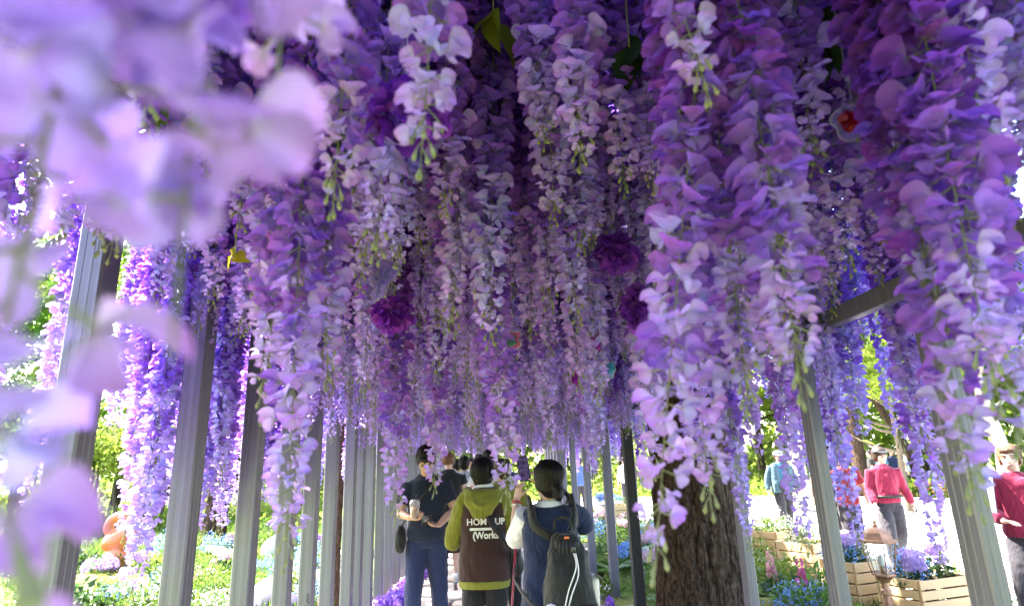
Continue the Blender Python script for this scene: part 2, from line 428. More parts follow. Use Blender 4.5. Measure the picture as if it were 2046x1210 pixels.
# ================================================================ setting
def gp(px, py, z=0.0):
    d = cam_rot @ Vector(((px - W0 / 2) / FPX, -(py - H0 / 2) / FPX, -1.0)); t = (z - CAM_H) / d.z
    return Vector((0, 0, CAM_H)) + d * t
def post_y(px, X, py=930):
    d = cam_rot @ Vector(((px - W0 / 2) / FPX, -(py - H0 / 2) / FPX, -1.0)); return X * d.y / d.x
def struct(name, bm, m, parent=None, smooth=False):
    o = bm_obj(name, bm, m, parent, smooth)
    if parent is None: o['kind'] = 'structure'
    return o
def grid_sheet(name, x0, x1, y0, y1, n, m, fz):
    bm = bmesh.new(); vs_ = [[bm.verts.new((x0 + (x1 - x0) * i / n, y0 + (y1 - y0) * j / n, fz(x0 + (x1 - x0) * i / n, y0 + (y1 - y0) * j / n))) for j in range(n + 1)] for i in range(n + 1)]
    for i in range(n):
        for j in range(n): bm.faces.new((vs_[i][j], vs_[i + 1][j], vs_[i + 1][j + 1], vs_[i][j + 1]))
    return struct(name, bm, m, None, True)
# ground: mossy soil with grass patches
t = NT('garden_soil'); co = t.coord(); f1 = t.noise(co, 0.7, 6, 0.6); f2 = t.noise(co, 14, 6, 0.7); f3 = t.noise(co, 3.1, 5, 0.6)
c = t.mix(t.ramp(f3, [(0.4, 0), (0.6, 1)]), (0.085, 0.055, 0.03), (0.13, 0.15, 0.03))
c = t.mix(t.ramp(f1, [(0.38, 0), (0.52, 1)]), c, (0.10, 0.17, 0.035))
c = t.mix(t.ramp(f2, [(0.3, 0.0), (0.75, 0.7)]), c, (0.19, 0.20, 0.045))
M['soil'] = t.done(t.n('BsdfPrincipled', {'Base Color': c, 'Roughness': 0.95, 'Specular IOR Level': 0.1, 'Normal': t.bump(f2, 0.8, 0.03)}))
bm = bmesh.new()
for c4 in [((-300, -100, -0.02), (300, -100, -0.02), (300, 400, -0.02), (-300, 400, -0.02))]: bm.faces.new([bm.verts.new(p) for p in c4])
struct('ground', bm, M['soil'])
def mound(x, y):
    k = max(0.0, min(1.0, (-1.75 - x) / 6.0)); return 0.004 + 0.22 * k * k * (3 - 2 * k) + (0.05 * noise.noise(Vector((x * .9, y * .9, 0))) + 0.02) * min(1, (-1.7 - x)) if x < -1.7 else 0.0
grid_sheet('garden_bed', -26, -1.7, 0, 34, 90, M['soil'], mound)
# plaza: pale concrete
t = NT('pale_concrete'); co = t.coord(); f = t.noise(co, 0.8, 6, 0.6); f2 = t.noise(co, 25, 6, 0.7)
c = t.mix(t.ramp(f, [(0.3, 0), (0.7, 1)]), (0.50, 0.48, 0.45), (0.60, 0.585, 0.56)); c = t.mix(t.ramp(f2, [(0.55, 0), (0.8, 0.35)]), c, (0.38, 0.36, 0.34))
M['concrete'] = t.done(t.n('BsdfPrincipled', {'Base Color': c, 'Roughness': 0.85, 'Normal': t.bump(f2, 0.3, 0.003)}))
bm = bmesh.new()
edge = [(3.1, 0), (3.5, 4), (3.95, 6), (4.9, 9.4), (5.5, 12), (5.9, 15), (3.2, 17.2), (1.9, 19), (-2, 20), (-2.5, 26)]
far = [(30, 0), (30, 4), (22, 8), (18, 11), (16, 13.5), (14, 16), (13, 19), (11, 22), (6, 24.5), (2, 27)]
L_ = [bm.verts.new((*p, 0.004)) for p in edge]; F_ = [bm.verts.new((*p, 0.004)) for p in far]
for i in range(len(edge) - 1): bm.faces.new((L_[i], F_[i], F_[i + 1], L_[i + 1]))
struct('plaza_pavement', bm, M['concrete'])
# kerb beyond the plaza
bm = bmesh.new()
for a, b in zip(far[1:], far[2:]):
    a, b = Vector((*a, 0.07)), Vector((*b, 0.07)); d = b - a
    box(bm, (a + b) / 2, (d.length - .01, 0.14, 0.15), Matrix.Rotation(math.atan2(d.y, d.x), 3, 'Z'), 0.01)
struct('kerb', bm, M['concrete'])
# tunnel path: mulch bed with crazy paving
t = NT('bark_mulch'); co = t.coord(); v = t.n('TexVoronoi', {'Vector': co, 'Scale': 55.0}); f = t.noise(co, 6, 5)
c = t.ramp(v.outputs[1], [(0.0, (0.07, 0.035, 0.022)), (0.5, (0.16, 0.075, 0.05)), (1.0, (0.26, 0.15, 0.11))])
M['mulch'] = t.done(t.n('BsdfPrincipled', {'Base Color': c, 'Roughness': 0.95, 'Normal': t.bump(v.outputs[0], 0.9, 0.02)}))
bm = bmesh.new(); bm.faces.new([bm.verts.new(p) for p in ((-1.5, 0, 0.008), (1.35, 0, 0.008), (1.35, 19, 0.008), (-1.5, 19, 0.008))])
path = struct('tunnel_path', bm, M['mulch'])
t = NT('flagstone'); co = t.coord(); f = t.noise(co, 2.0, 6, 0.65); f2 = t.noise(co, 30, 6, 0.7); oi = t.n('ObjectInfo').outputs['Random']
c = t.ramp(oi, [(0.0, (0.30, 0.26, 0.22)), (0.5, (0.38, 0.34, 0.30)), (1.0, (0.33, 0.31, 0.29))]); c = t.mix(t.ramp(f, [(0.4, 0), (0.65, 0.6)]), c, (0.46, 0.40, 0.34))
M['flag'] = t.done(t.n('BsdfPrincipled', {'Base Color': c, 'Roughness': 0.85, 'Normal': t.bump(t.mix(0.5, f, f2), 0.6, 0.01)}))
def clip(poly, px, py, nx, ny):
    out = []
    for i in range(len(poly)):
        a, b = poly[i], poly[(i + 1) % len(poly)]
        da = (a[0] - px) * nx + (a[1] - py) * ny; db = (b[0] - px) * nx + (b[1] - py) * ny
        if da <= 0: out.append(a)
        if (da < 0 < db) or (db < 0 < da): k = da / (da - db); out.append((a[0] + (b[0] - a[0]) * k, a[1] + (b[1] - a[1]) * k))
    return out
sites = []
for i in range(-1, 6):
    for j in range(0, 27):
        sites.append((-1.45 + 0.50 * i + rnd.uniform(-.17, .17) + 0.25 * (j % 2), 3.8 + 0.52 * j + rnd.uniform(-.18, .18)))
for k, (sx, sy) in enumerate(sites):
    if not (-1.35 < sx < 1.2): continue
    poly = [(sx - 1, sy - 1), (sx + 1, sy - 1), (sx + 1, sy + 1), (sx - 1, sy + 1)]
    for l, (ox, oy) in enumerate(sites):
        if l == k or abs(ox - sx) > 1.6 or abs(oy - sy) > 1.6: continue
        d = math.hypot(ox - sx, oy - sy); nx, ny = (ox - sx) / d, (oy - sy) / d
        poly = clip(poly, sx + nx * (d / 2 - 0.022), sy + ny * (d / 2 - 0.022), nx, ny)
        if not poly: break
    if len(poly) < 3: continue
    bm = bmesh.new(); h = 0.035 + rnd.uniform(-.006, .008)
    # chip the corners a little
    pts = []
    for i in range(len(poly)):
        a, b = poly[i], poly[(i + 1) % len(poly)]; L = math.hypot(b[0] - a[0], b[1] - a[1])
        for q in ((0.12, 0.5, 0.88) if L > 0.18 else (0.3, 0.7)):
            pts.append((a[0] + (b[0] - a[0]) * q - sx + rnd.uniform(-.009, .009), a[1] + (b[1] - a[1]) * q - sy + rnd.uniform(-.009, .009)))
    lo = [bm.verts.new((p[0], p[1], 0)) for p in pts]; hi = [bm.verts.new((p[0], p[1], h - .006)) for p in pts]; top = [bm.verts.new((p[0] * .96, p[1] * .96, h)) for p in pts]
    for i in range(len(pts)):
        j = (i + 1) % len(pts); bm.faces.new((lo[i], lo[j], hi[j], hi[i])); bm.faces.new((hi[i], hi[j], top[j], top[i]))
    bm.faces.new(top)
    bm_obj('paving_stone', bm, M['flag'], path, False, (sx, sy, 0.009))

# ================================================================ pergola frame
XL, XR = -1.45, 1.32
LP = [post_y(p, XL) for p in (82, 343, 478, 558, 608, 648, 688, 707, 729)]
y_ = LP[-1]
while y_ < 16.5: y_ += 0.62; LP.append(y_)
RP = [(post_y(1930, XR), 0.05, 0.10), (post_y(1635, XR), 0.05, 0.085), (post_y(1465, XR), 0.055, 0.085)]
RP = [(y, a, b) for y, a, b in RP] + [(post_y(p, XR - .1), 0.1, 0.1) for p in (1249, 1205, 1166, 1140, 1121)]
y_ = RP[-1][0]
while y_ < 16.0: y_ += 0.8; RP.append((y_, 0.1, 0.1))
pergola = thing('flower_tunnel_frame', 'long tunnel frame of closely spaced grey galvanised steel posts carrying the hanging flowers', 'pergola')
def post_mesh(w, d, h):
    prof = []
    def face(n, a0, a1, t):       # one side: corner radius and two shallow grooves
        out = []
        for u, dz in ((0.08, 0), (0.30, 0), (0.32, -0.0012), (0.36, -0.0012), (0.38, 0), (0.62, 0), (0.64, -0.0012), (0.68, -0.0012), (0.70, 0), (0.92, 0)): out.append((u, dz))
        return out
    for side in range(4):
        W_, D_ = (w, d) if side % 2 == 0 else (d, w)
        for u, dz in face(0, 0, 0, 0):
            x, y = (u - .5) * W_, -(D_ / 2 + dz); a = side * math.pi / 2
            prof.append((x * math.cos(a) - y * math.sin(a), x * math.sin(a) + y * math.cos(a)))
    bm = bmesh.new(); lo = [bm.verts.new((x, y, 0)) for x, y in prof]; hi = [bm.verts.new((x, y, h)) for x, y in prof]
    for i in range(len(prof)): j = (i + 1) % len(prof); bm.faces.new((lo[i], lo[j], hi[j], hi[i]))
    bm.faces.new(hi)
    me = bpy.data.meshes.new('post'); bm.to_mesh(me); bm.free(); me.materials.append(M['steel']); return me
PM = {}
for i, y in enumerate(LP):
    k = (0.1, 0.1)
    PM.setdefault(k, post_mesh(0.1, 0.1, 3.9))
    o = link('post', PM[k], pergola, (XL + .05, y + .05, 0)); o.rotation_euler.z = rnd.uniform(-.02, .02)
for y, w, d in RP:
    k = (w, d); PM.setdefault(k, post_mesh(w, d, 3.9)); o = link('post', PM[k], pergola, (XR + w / 2 - (0.1 if w == .1 else 0), y + d / 2, 0))
    if abs(y - RP[3][0]) < .01:
        o.data = o.data.copy(); o.data.materials.clear(); o.data.materials.append(M['dark_steel']); o['label'] = 'black painted post among the grey ones'
def beam(name, a, b, w, h, m=None):
    a, b = Vector(a), Vector(b); d = b - a; bm = bmesh.new(); box(bm, (0, 0, 0), (w, d.length, h), None, 0.004)
    o = bm_obj(name, bm, m or M['steel'], pergola, False, (a + b) / 2); o.rotation_euler = (0, 0, math.atan2(d.y, d.x) - math.pi / 2); return o
beam('side_rail', (XL - .032, 0.3, 2.62), (XL - .032, 17.3, 2.62), 0.06, 0.10)
zr = at(1795, 545, RP[0][0] + .05).z
beam('side_rail', (XR + .085, 0.3, zr), (XR + .085, 17, zr), 0.05, 0.07)
beam('top_rail', (XL + .05, 0.3, 3.96), (XL + .05, 17.3, 3.96), 0.1, 0.1); beam('top_rail', (XR - .02, 0.3, 3.96), (XR - .02, 17.3, 3.96), 0.1, 0.1)
for y in LP[::2] + [0.5]:
    beam('roof_beam', (XL + .1, y + .05, 3.961), (XR - .07, y + .05, 3.961), 0.06, 0.06)
for x in np.arange(-1.2, 1.2, 0.3):
    beam('roof_wire_bar', (x, 0.3, 4.01), (x, 17.2, 4.01), 0.015, 0.015)
# inked mill marks on two posts
def text_mesh(name, s, size, m, font=None, extr=0.0004, bold=0.0):
    cu = bpy.data.curves.new(name, 'FONT'); cu.body = s; cu.size = size; cu.extrude = extr; cu.align_x = 'CENTER'; cu.align_y = 'CENTER'; cu.offset = bold
    o = bpy.data.objects.new(name, cu); me = bpy.data.meshes.new_from_object(o); bpy.data.objects.remove(o); me.materials.clear(); me.materials.append(m); return me
for y, z, s in ((LP[3], 1.98, 'KS D 3568  E (AT'), (LP[4], 0.62, 'HAP JP')):
    o = link('ink_mark', text_mesh('ink_mark', s, 0.035, M['print_ink']), pergola, (XL + 0.075, y - 0.0015, z)); o['kind'] = 'stuff'; o.rotation_euler = (R(90), R(90), 0)

# ================================================================ trees
def trunk_big(name, base, r0, h, m, lean=(0, 0), seed=0, amp=0.03, parent=None, nu=150, nvz=240, bfreq=9.0):
    th = np.linspace(0, 2 * np.pi, nu, endpoint=False); zz = np.linspace(0, h, nvz)
    V = np.zeros((nvz, nu, 3))
    for j, z in enumerate(zz):
        flare = 1 + 0.35 * math.exp(-z * 3.2); rr = r0 * flare * (1 - 0.06 * z)
        for i, a in enumerate(th):
            p = Vector((math.cos(a) * r0 * bfreq, math.sin(a) * r0 * bfreq, z * bfreq * 0.3 + seed))
            rid = 1 - abs(noise.noise(p)) * 2.2
            rid2 = 1 - abs(noise.noise(p * 2.3 + Vector((3, 1, 7)))) * 2
            big = noise.noise(Vector((math.cos(a) * 1.3, math.sin(a) * 1.3, z * .5 + seed)))
            q = rr * (1 + 0.07 * big) - amp * max(0, rid) ** 4 - amp * .5 * max(0, rid2) ** 4
            V[j, i] = (math.cos(a) * q + lean[0] * z, math.sin(a) * q + lean[1] * z, z)
    idx = np.arange(nvz * nu).reshape(nvz, nu); nx = np.roll(idx, -1, 1)
    Q = np.stack([idx[:-1], nx[:-1], nx[1:], idx[1:]], -1).reshape(-1, 4)
    return link('trunk', np_mesh('trunk', V.reshape(-1, 3), Q, m), parent)
LEAF2 = leaf_arr(0.32, 1.0, 0.25, 0.25, 2); LEAF3 = leaf_arr(0.30, 1.0, 0.3, 0.35, 3)
LEAF1 = (np.array([(0, 0, 0), (0.5, -0.3, 0.05), (1, 0, -0.1), (0.5, 0.3, 0.05)]), np.array([(0, 1, 2, 3)]))
def crown_mesh(name, seed, rad, n, leaf, ca, cb, clumps=40, flat=0.75, m='far_leaf'):
    r = np.random.default_rng(seed); A = Acc()
    u = r.normal(size=(clumps, 3)); u /= np.linalg.norm(u, axis=1, keepdims=True); rr = r.random(clumps)[:, None] ** 0.45
    C = u * rr * rad * np.array([1, 1, flat]); cs = r.uniform(0.12, 0.27, clumps) * rad
    w = r.integers(0, clumps, n); d = r.normal(size=(n, 3)); d /= np.linalg.norm(d, axis=1, keepdims=True)
    P = C[w] + d * (cs[w][:, None]) * (r.random((n, 1)) ** 0.5) * np.array([1.2, 1.2, 0.55])
    dirs = d + r.normal(0, .5, (n, 3)) + np.array([0, 0, -0.2])
    scatter(A, LEAF1 if leaf < 0 else LEAF2, P, dirs, abs(leaf) * r.uniform(0.6, 1.3, n), lcols(n, ca, cb, r), jitter=0.6, r=r)
    return A.mesh(name, M[m]), C
GA, GB = (0.055, 0.12, 0.018), (0.16, 0.26, 0.035)
CROWNS = [crown_mesh('crown', 11 + i, 1.0, 7000, -0.075, *(((0.12, 0.22, 0.03), (0.28, 0.40, 0.06)), ((0.07, 0.15, 0.025), (0.17, 0.28, 0.045)), ((0.17, 0.27, 0.035), (0.36, 0.45, 0.08)))[i % 3]) for i in range(4)]
def make_tree(loc, h, rad, tr, label, name='tree', crown=0, lean=(0.0, 0.0), m='thin_bark', group=None, stems=1, ch=None, seed=None, limbs=7):
    rr = random.Random(seed if seed is not None else int(loc[0] * 97 + loc[1] * 13)); t = thing(name, label, 'tree' if 'shrub' not in name else 'shrub', loc, 0, group)
    ch = ch or h * 0.72
    for s in range(stems):
        bm = bmesh.new(); a = rr.uniform(0, 6.28); off = Vector((math.cos(a), math.sin(a), 0)) * (0.0 if stems == 1 else rr.uniform(.08, .3))
        top = Vector((lean[0] * h, lean[1] * h, h * 0.8)) + off * (3 if stems > 1 else 0); pts = []
        for k in range(6):
            f = k / 5; pts.append(off + (top - off) * f + Vector((rr.uniform(-.04, .04), rr.uniform(-.04, .04), 0)) * h * 0.3 * (f > 0))
        k0 = tr * (1 if stems == 1 else rr.uniform(.4, .8))
        tube(bm, pts, [k0 * 1.25] + [k0 * (1 - 0.8 * f / 5) for f in range(1, 6)], n=8, sub=3)
        for b in range(limbs if stems == 1 else 3):
            f = rr.uniform(0.35, 0.9); p = off + (top - off) * f; a = rr.uniform(0, 6.28); ln = rad * rr.uniform(.5, .95)
            q = p + Vector((math.cos(a) * ln, math.sin(a) * ln, ln * rr.uniform(.3, .9)))
            tube(bm, [p, (p + q) / 2 + Vector((0, 0, -.08 * ln)) + Vector((rr.uniform(-.1, .1), rr.uniform(-.1, .1), 0)) * ln, q], [k0 * .5, k0 * .3, k0 * .08], n=5, sub=3)
        bm_obj('trunk', bm, M[m], t)
    c = link('crown', CROWNS[crown][0], t, (lean[0] * h, lean[1] * h, ch)); c.scale = (rad, rad, h - ch if h - ch > rad * .5 else rad * .8); c.rotation_euler.z = rr.uniform(0, 6.28); c['kind'] = 'stuff'
    return t
# great trunk beside the right wall
gt = at(1380, 930, 5.35); bt = thing('large_tree', 'broad dark tree trunk with deeply furrowed bark beside the right row of posts', 'tree', (gt.x, 5.35, 0))
trunk_big('trunk', None, 0.375, 7.5, M['bark'], (-0.004, 0), 3, 0.036, bt)
c = link('crown', CROWNS[1][0], bt, (0, 0.6, 9.2)); c.scale = (3.6, 3.6, 2.4); c['kind'] = 'stuff'
lt = at(668, 930, 7.2); b2 = thing('slender_tree', 'slim reddish scaly trunk rising between the left posts', 'tree', (lt.x, 7.2, 0))
trunk_big('trunk', None, 0.10, 6.5, M['red_bark'], (0.015, 0), 8, 0.014, b2, 60, 200, 26)
c = link('crown', CROWNS[0][0], b2, (0, 0.3, 7.6)); c.scale = (2.2, 2.2, 1.6); c['kind'] = 'stuff'
gt = at(448, 930, 12.0); b3 = thing('slender_tree', 'grey brown leaning trunk in the garden behind the third and fourth left posts', 'tree', (gt.x - 0.1, 12.0, 0.1))
trunk_big('trunk', None, 0.20, 7.0, M['bark'], (0.05, 0), 15, 0.02, b3, 70, 150, 14)
c = link('crown', CROWNS[3][0], b3, (.3, 0, 8.0)); c.scale = (2.8, 2.8, 1.7); c['kind'] = 'stuff'
# left wood
k = 0
for (px, Y, h, rad, tr, cr, st) in ((90, 15, 4.2, 1.7, .07, 1, 4), (175, 16.5, 3.9, 1.5, .08, 0, 4), (250, 15.5, 3.3, 1.4, .07, 2, 3), (310, 17.5, 3.6, 1.6, .08, 1, 4), (30, 18, 5.6, 2.2, .1, 2, 3), (395, 19, 3.8, 1.7, .08, 0, 3), (520, 21, 4.5, 2.0, .1, 1, 3), (600, 20, 4.0, 1.8, .1, 2, 3), (700, 24, 5.0, 2.2, .1, 0, 3)):
    p = at(px, 945, Y); k += 1
    make_tree((p.x, Y, 0.15), h, rad, tr, 'bushy thin-stemmed tree of the left wood, ' + ('far left, in front', 'just left of the orange figure', 'behind the orange figure', 'right of the orange figure', 'at the left edge', 'behind the second left post', 'behind the fourth left post', 'behind the fifth left post', 'deep behind the middle left posts')[k - 1], 'understorey_tree', cr, (0, 0), 'thin_bark', 'thin stemmed trees of the left wood', st, h * 0.62, 40 + k)
for (px, Y, h, rad, tr, cr, ch) in ((235, 24, 15.5, 3.0, .16, 2, 12.2), (330, 30, 17, 3.6, .2, 2, 13.0), (40, 26, 14, 4.0, .2, 0, 9.5), (-150, 20, 12, 3.5, .2, 1, 8), (470, 30, 11.5, 4.0, .2, 0, 7.5), (620, 34, 12, 4.5, .25, 1, 8)):
    p = at(px, 945, Y); make_tree((p.x, Y, 0), h, rad, tr, 'tall tree with a sunlit yellow green crown above the left wood', 'tall_tree', cr, (0, 0), 'bark', 'tall trees of the left wood', 1, ch, int(px + 500))
# right wood beyond the plaza
p = at(1590, 900, 17.5); make_tree((p.x, 17.5, 0), 9, 2.6, .24, 'pale mottled trunk leaning left at the plaza edge behind the walking man', 'pale_barked_tree', 0, (-.045, 0), 'pale_bark', None, 1, 7.0, 5)
p = at(1712, 900, 21); make_tree((p.x, 21, 0), 10, 2.8, .26, 'brown trunk with light foliage beyond the two women in red', 'park_tree', 2, (0.0, 0), 'bark', None, 1, 6.2, 6)
p = at(1800, 900, 16.5); make_tree((p.x, 16.5, 0), 4.6, 1.8, .10, 'small forked tree with bare lower branches right of the two women in red', 'small_tree', 2, (-.03, 0), 'thin_bark', None, 1, 3.5, 7, 9)
p = at(1765, 900, 22); make_tree((p.x + 1.2, 22, 0), 11, 3.2, .18, 'slanting brown trunk leaning left above the flowerbed', 'leaning_tree', 0, (-.24, 0), 'bark', None, 1, 8.0, 8)
p = at(1990, 900, 17); make_tree((p.x, 17, 0), 9, 2.6, .22, 'pale trunk behind the walker at the right edge', 'pale_barked_tree', 1, (0.01, 0), 'pale_bark', None, 1, 6.8, 9)
for i, (px, Y, h, rad, cr, ch) in enumerate(((1240, 32, 9, 3.4, 2, 4.6), (1400, 34, 12, 4.5, 0, 6), (1520, 30, 11, 3.6, 2, 6), (1650, 32, 12, 4.0, 0, 6.5), (1850, 27, 11, 4.0, 2, 5.5), (1950, 30, 13, 4.5, 0, 7), (2080, 25, 12, 4.0, 2, 6), (2250, 22, 12, 4.0, 1, 6), (1100, 36, 10, 4, 1, 5), (980, 38, 11, 4, 0, 5), (850, 36, 11, 4, 2, 5))):
    p = at(px, 900, Y); make_tree((p.x, Y, 0), h, rad, .2, 'tall bright green tree in the wood beyond the plaza', 'park_tree', cr, (rnd.uniform(-.03, .03), 0), 'bark', 'trees beyond the plaza', 1, ch, 90 + i)
# far leaf mass, reads as one wood
r = np.random.default_rng(5); A = Acc(); n = 26000
ang = r.uniform(-0.95, 0.95, n); dist = 40 + r.normal(0, 3, n) + 4 * np.sin(ang * 9); hz = r.random(n) ** 1.5 * (5.0 + 2.5 * np.sin(ang * 13) + 1.5 * np.sin(ang * 31))
P = np.stack([np.sin(ang) * dist, np.cos(ang) * dist, hz], -1)
scatter(A, LEAF1, P, r.normal(size=(n, 3)), r.uniform(0.3, 0.7, n), lcols(n, (0.10, 0.18, 0.03), (0.30, 0.40, 0.07), r), jitter=0.8, r=r)
tag(link('far_wood', A.mesh('far_wood', M['far_leaf'])), 'mass of green foliage of the wood all round the garden', None, None, 'stuff')
# ================================================================ garden plants
M['wood'] = (lambda: (lambda t: (lambda co, oi: t.done(t.n('BsdfPrincipled', {'Base Color': t.mix(t.noise(co, 4, 5, 0.6, 1.0), t.mix(oi, (0.42, 0.26, 0.11), (0.52, 0.34, 0.16)), (0.62, 0.43, 0.22)), 'Roughness': 0.6, 'Normal': t.bump(t.noise(co, 6, 5), 0.2, 0.004)})))(t.coord((1.5, 30, 30)), t.n('ObjectInfo').outputs['Random']))(NT('pine_slat')))()
M['moss'] = pbr('moss', (0.20, 0.19, 0.03), 0.95, vary=0.45, nscale=9, bump=1.0, bscale=90, bdist=0.03)
M['pot_soil'] = pbr('pot_soil', (0.05, 0.03, 0.02), 0.95, bump=0.8, bscale=60)
SMALLP = [petal_grid(2, 2, 0.42, 0.9, 0.3, 0.2, 0, 0, 0.45, 0)]
def flower_head(seed, ca, cb, R0=0.09, n=75, centre=(0.6, 0.6, 0.3)):
    r = np.random.default_rng(seed); A = Acc(); V, Q, u, w = SMALLP[0]
    i = np.arange(n) + 0.5; ph = np.arccos(1 - 1.35 * i / n); th = np.pi * (1 + 5 ** 0.5) * i
    for a, b in zip(ph, th):
        d = np.array([np.cos(b) * np.sin(a), np.sin(b) * np.sin(a), np.cos(a)]) + r.normal(0, .06, 3); d /= np.linalg.norm(d)
        M3 = np.array(Vector(d).to_track_quat('Z', 'Y').to_matrix()) @ rotm('Z', r.uniform(0, 3))
        k = r.random(); col = np.array(ca) * (1 - k) + np.array(cb) * k
        for q in range(4):
            Rm = M3 @ rotm('Z', q * math.pi / 2) @ rotm('Y', -0.15 + r.uniform(-.15, .15)); g = (np.clip(0.3 - u, 0, 1) / .3)[:, None] * .5
            A.add(V @ Rm.T * (R0 * 0.24) + d * R0 * r.uniform(.9, 1.05) * np.array([1, 1, .85]), Q, col[None] * (1 - g) + np.array(centre)[None] * g)
    return A.mesh('flower_head', M['petal'])
HEADC = {'lilac': ((0.40, 0.26, 0.62), (0.62, 0.46, 0.76)), 'pink': ((0.70, 0.42, 0.58), (0.80, 0.62, 0.70)), 'blue': ((0.14, 0.27, 0.70), (0.35, 0.50, 0.82)), 'white': ((0.68, 0.72, 0.62), (0.80, 0.80, 0.76)), 'violet': ((0.22, 0.10, 0.55), (0.42, 0.24, 0.72))}
HEADS = {k: [flower_head(50 + i, *v) for i in range(2)] for k, v in HEADC.items()}
def mound_leaves(seed, n, leaf, R0, hh, ca, cb, tmpl, up=0.5, name='foliage'):
    r = np.random.default_rng(seed); A = Acc()
    u = r.normal(size=(n, 3)); u[:, 2] = np.abs(u[:, 2]); u /= np.linalg.norm(u, axis=1, keepdims=True)
    rad = (0.35 + 0.65 * r.random((n, 1)) ** 0.6) * (1 + 0.18 * np.sin(u[:, :1] * 7 + seed))
    P = u * rad * np.array([R0, R0, hh]); d = u + r.normal(0, .35, (n, 3)) + np.array([0, 0, up - .5])
    scatter(A, tmpl, P, d, leaf * r.uniform(0.6, 1.2, n), lcols(n, ca, cb, r), jitter=0.45, r=r)
    return A.mesh(name, M['leaf'])
FERN = (lambda: (lambda A: (A.arrays()))(Acc()))
def fern_mesh(seed, ca, cb, n=26, L=0.34):
    r = np.random.default_rng(seed); A = Acc()
    for f in range(n):
        a = r.uniform(0, 6.28); ln = L * r.uniform(.6, 1.15); el = r.uniform(.5, 1.35); m = 13
        k = np.linspace(.12, 1, m); x = ln * k * np.cos(el - k * .9); z = ln * k * np.sin(el) - ln * .45 * k ** 2.2
        P = np.stack([x * np.cos(a), x * np.sin(a), z], -1); side = np.array([-math.sin(a), math.cos(a), 0])
        for s in (-1, 1):
            d = s * side[None] + np.array([math.cos(a), math.sin(a), 0])[None] * .6 + np.zeros((m, 3)); d[:, 2] -= .15
            scatter(A, LEAF1, P, d, ln * .30 * np.sin(np.pi * (1 - k * .85)) + .012, lcols(m, ca, cb, r), jitter=.15, r=r)
    return A.mesh('frond_mass', M['leaf'])
D1, D2 = (0.018, 0.05, 0.014), (0.05, 0.11, 0.022)          # dark glossy leaf
Y1, Y2 = (0.09, 0.16, 0.022), (0.18, 0.27, 0.045)             # fresh yellow green
FOL = {'dark': [mound_leaves(i, 330, .085, .34, .30, D1, D2, LEAF3) for i in range(2)],
       'fresh': [mound_leaves(10 + i, 420, .07, .34, .28, Y1, Y2, LEAF3) for i in range(2)],
       'mid': [mound_leaves(20 + i, 420, .06, .30, .34, (0.05, .11, .02), (.14, .24, .04), LEAF2) for i in range(2)],
       'fern': [fern_mesh(30 + i, (0.10, 0.19, 0.03), (0.22, 0.33, 0.05)) for i in range(2)],
       'fine': [mound_leaves(40 + i, 1100, .035, .32, .36, (0.10, .17, .03), (.24, .33, .06), LEAF1, .9) for i in range(2)]}
BLUEF = mound_leaves(60, 700, .022, .22, .26, (0.16, .32, .80), (.42, .58, .88), SMALLP[0][:2], .9, 'small_flowers'); BLUEF.materials[0] = M['petal']
WHITEF = mound_leaves(61, 500, .020, .25, .27, (0.72, .76, .66), (.8, .8, .78), SMALLP[0][:2], .9, 'small_flowers'); WHITEF.materials[0] = M['petal']
def gz(x, y): return mound(x, y) if x < -1.7 else 0.0
def plant(kind, x, y, sc, label, group, heads=None, nh=4, cat='plant'):
    names = {'dark': 'leafy_shrub', 'fresh': 'leafy_plant', 'mid': 'leafy_shrub', 'fern': 'fern', 'fine': 'feathery_shrub'}
    nm = 'hydrangea' if heads in HEADC else 'blue_flowering_plant' if heads == 'tinyblue' else 'white_flowering_plant' if heads == 'tinywhite' else names[kind]
    t = thing(nm, label, cat, (x, y, gz(x, y)), rnd.uniform(0, 6.28), group); t.scale = (sc, sc, sc * rnd.uniform(.85, 1.15))
    f = link('foliage', rnd.choice(FOL[kind]), t); f['kind'] = 'stuff'
    if heads in HEADC:
        for i in range(nh):
            a = rnd.uniform(0, 6.28); q = rnd.uniform(.0, .26) if i else 0
            h = link('flower_head', rnd.choice(HEADS[heads]), t, (math.cos(a) * q, math.sin(a) * q, .32 - q * .45)); h.scale = [rnd.uniform(.85, 1.35)] * 3
            h.rotation_euler = (math.sin(a) * -q * 2, math.cos(a) * q * 2, rnd.uniform(0, 6))
    elif heads in ('tinyblue', 'tinywhite'):
        o = link('small_flowers', BLUEF if heads == 'tinyblue' else WHITEF, t, (0, 0, .06)); o['kind'] = 'stuff'; o.scale = (1.25, 1.25, 1.2)
    return t
def at_g(px, py): p = gp(px, py, 0.08); return p.x, p.y
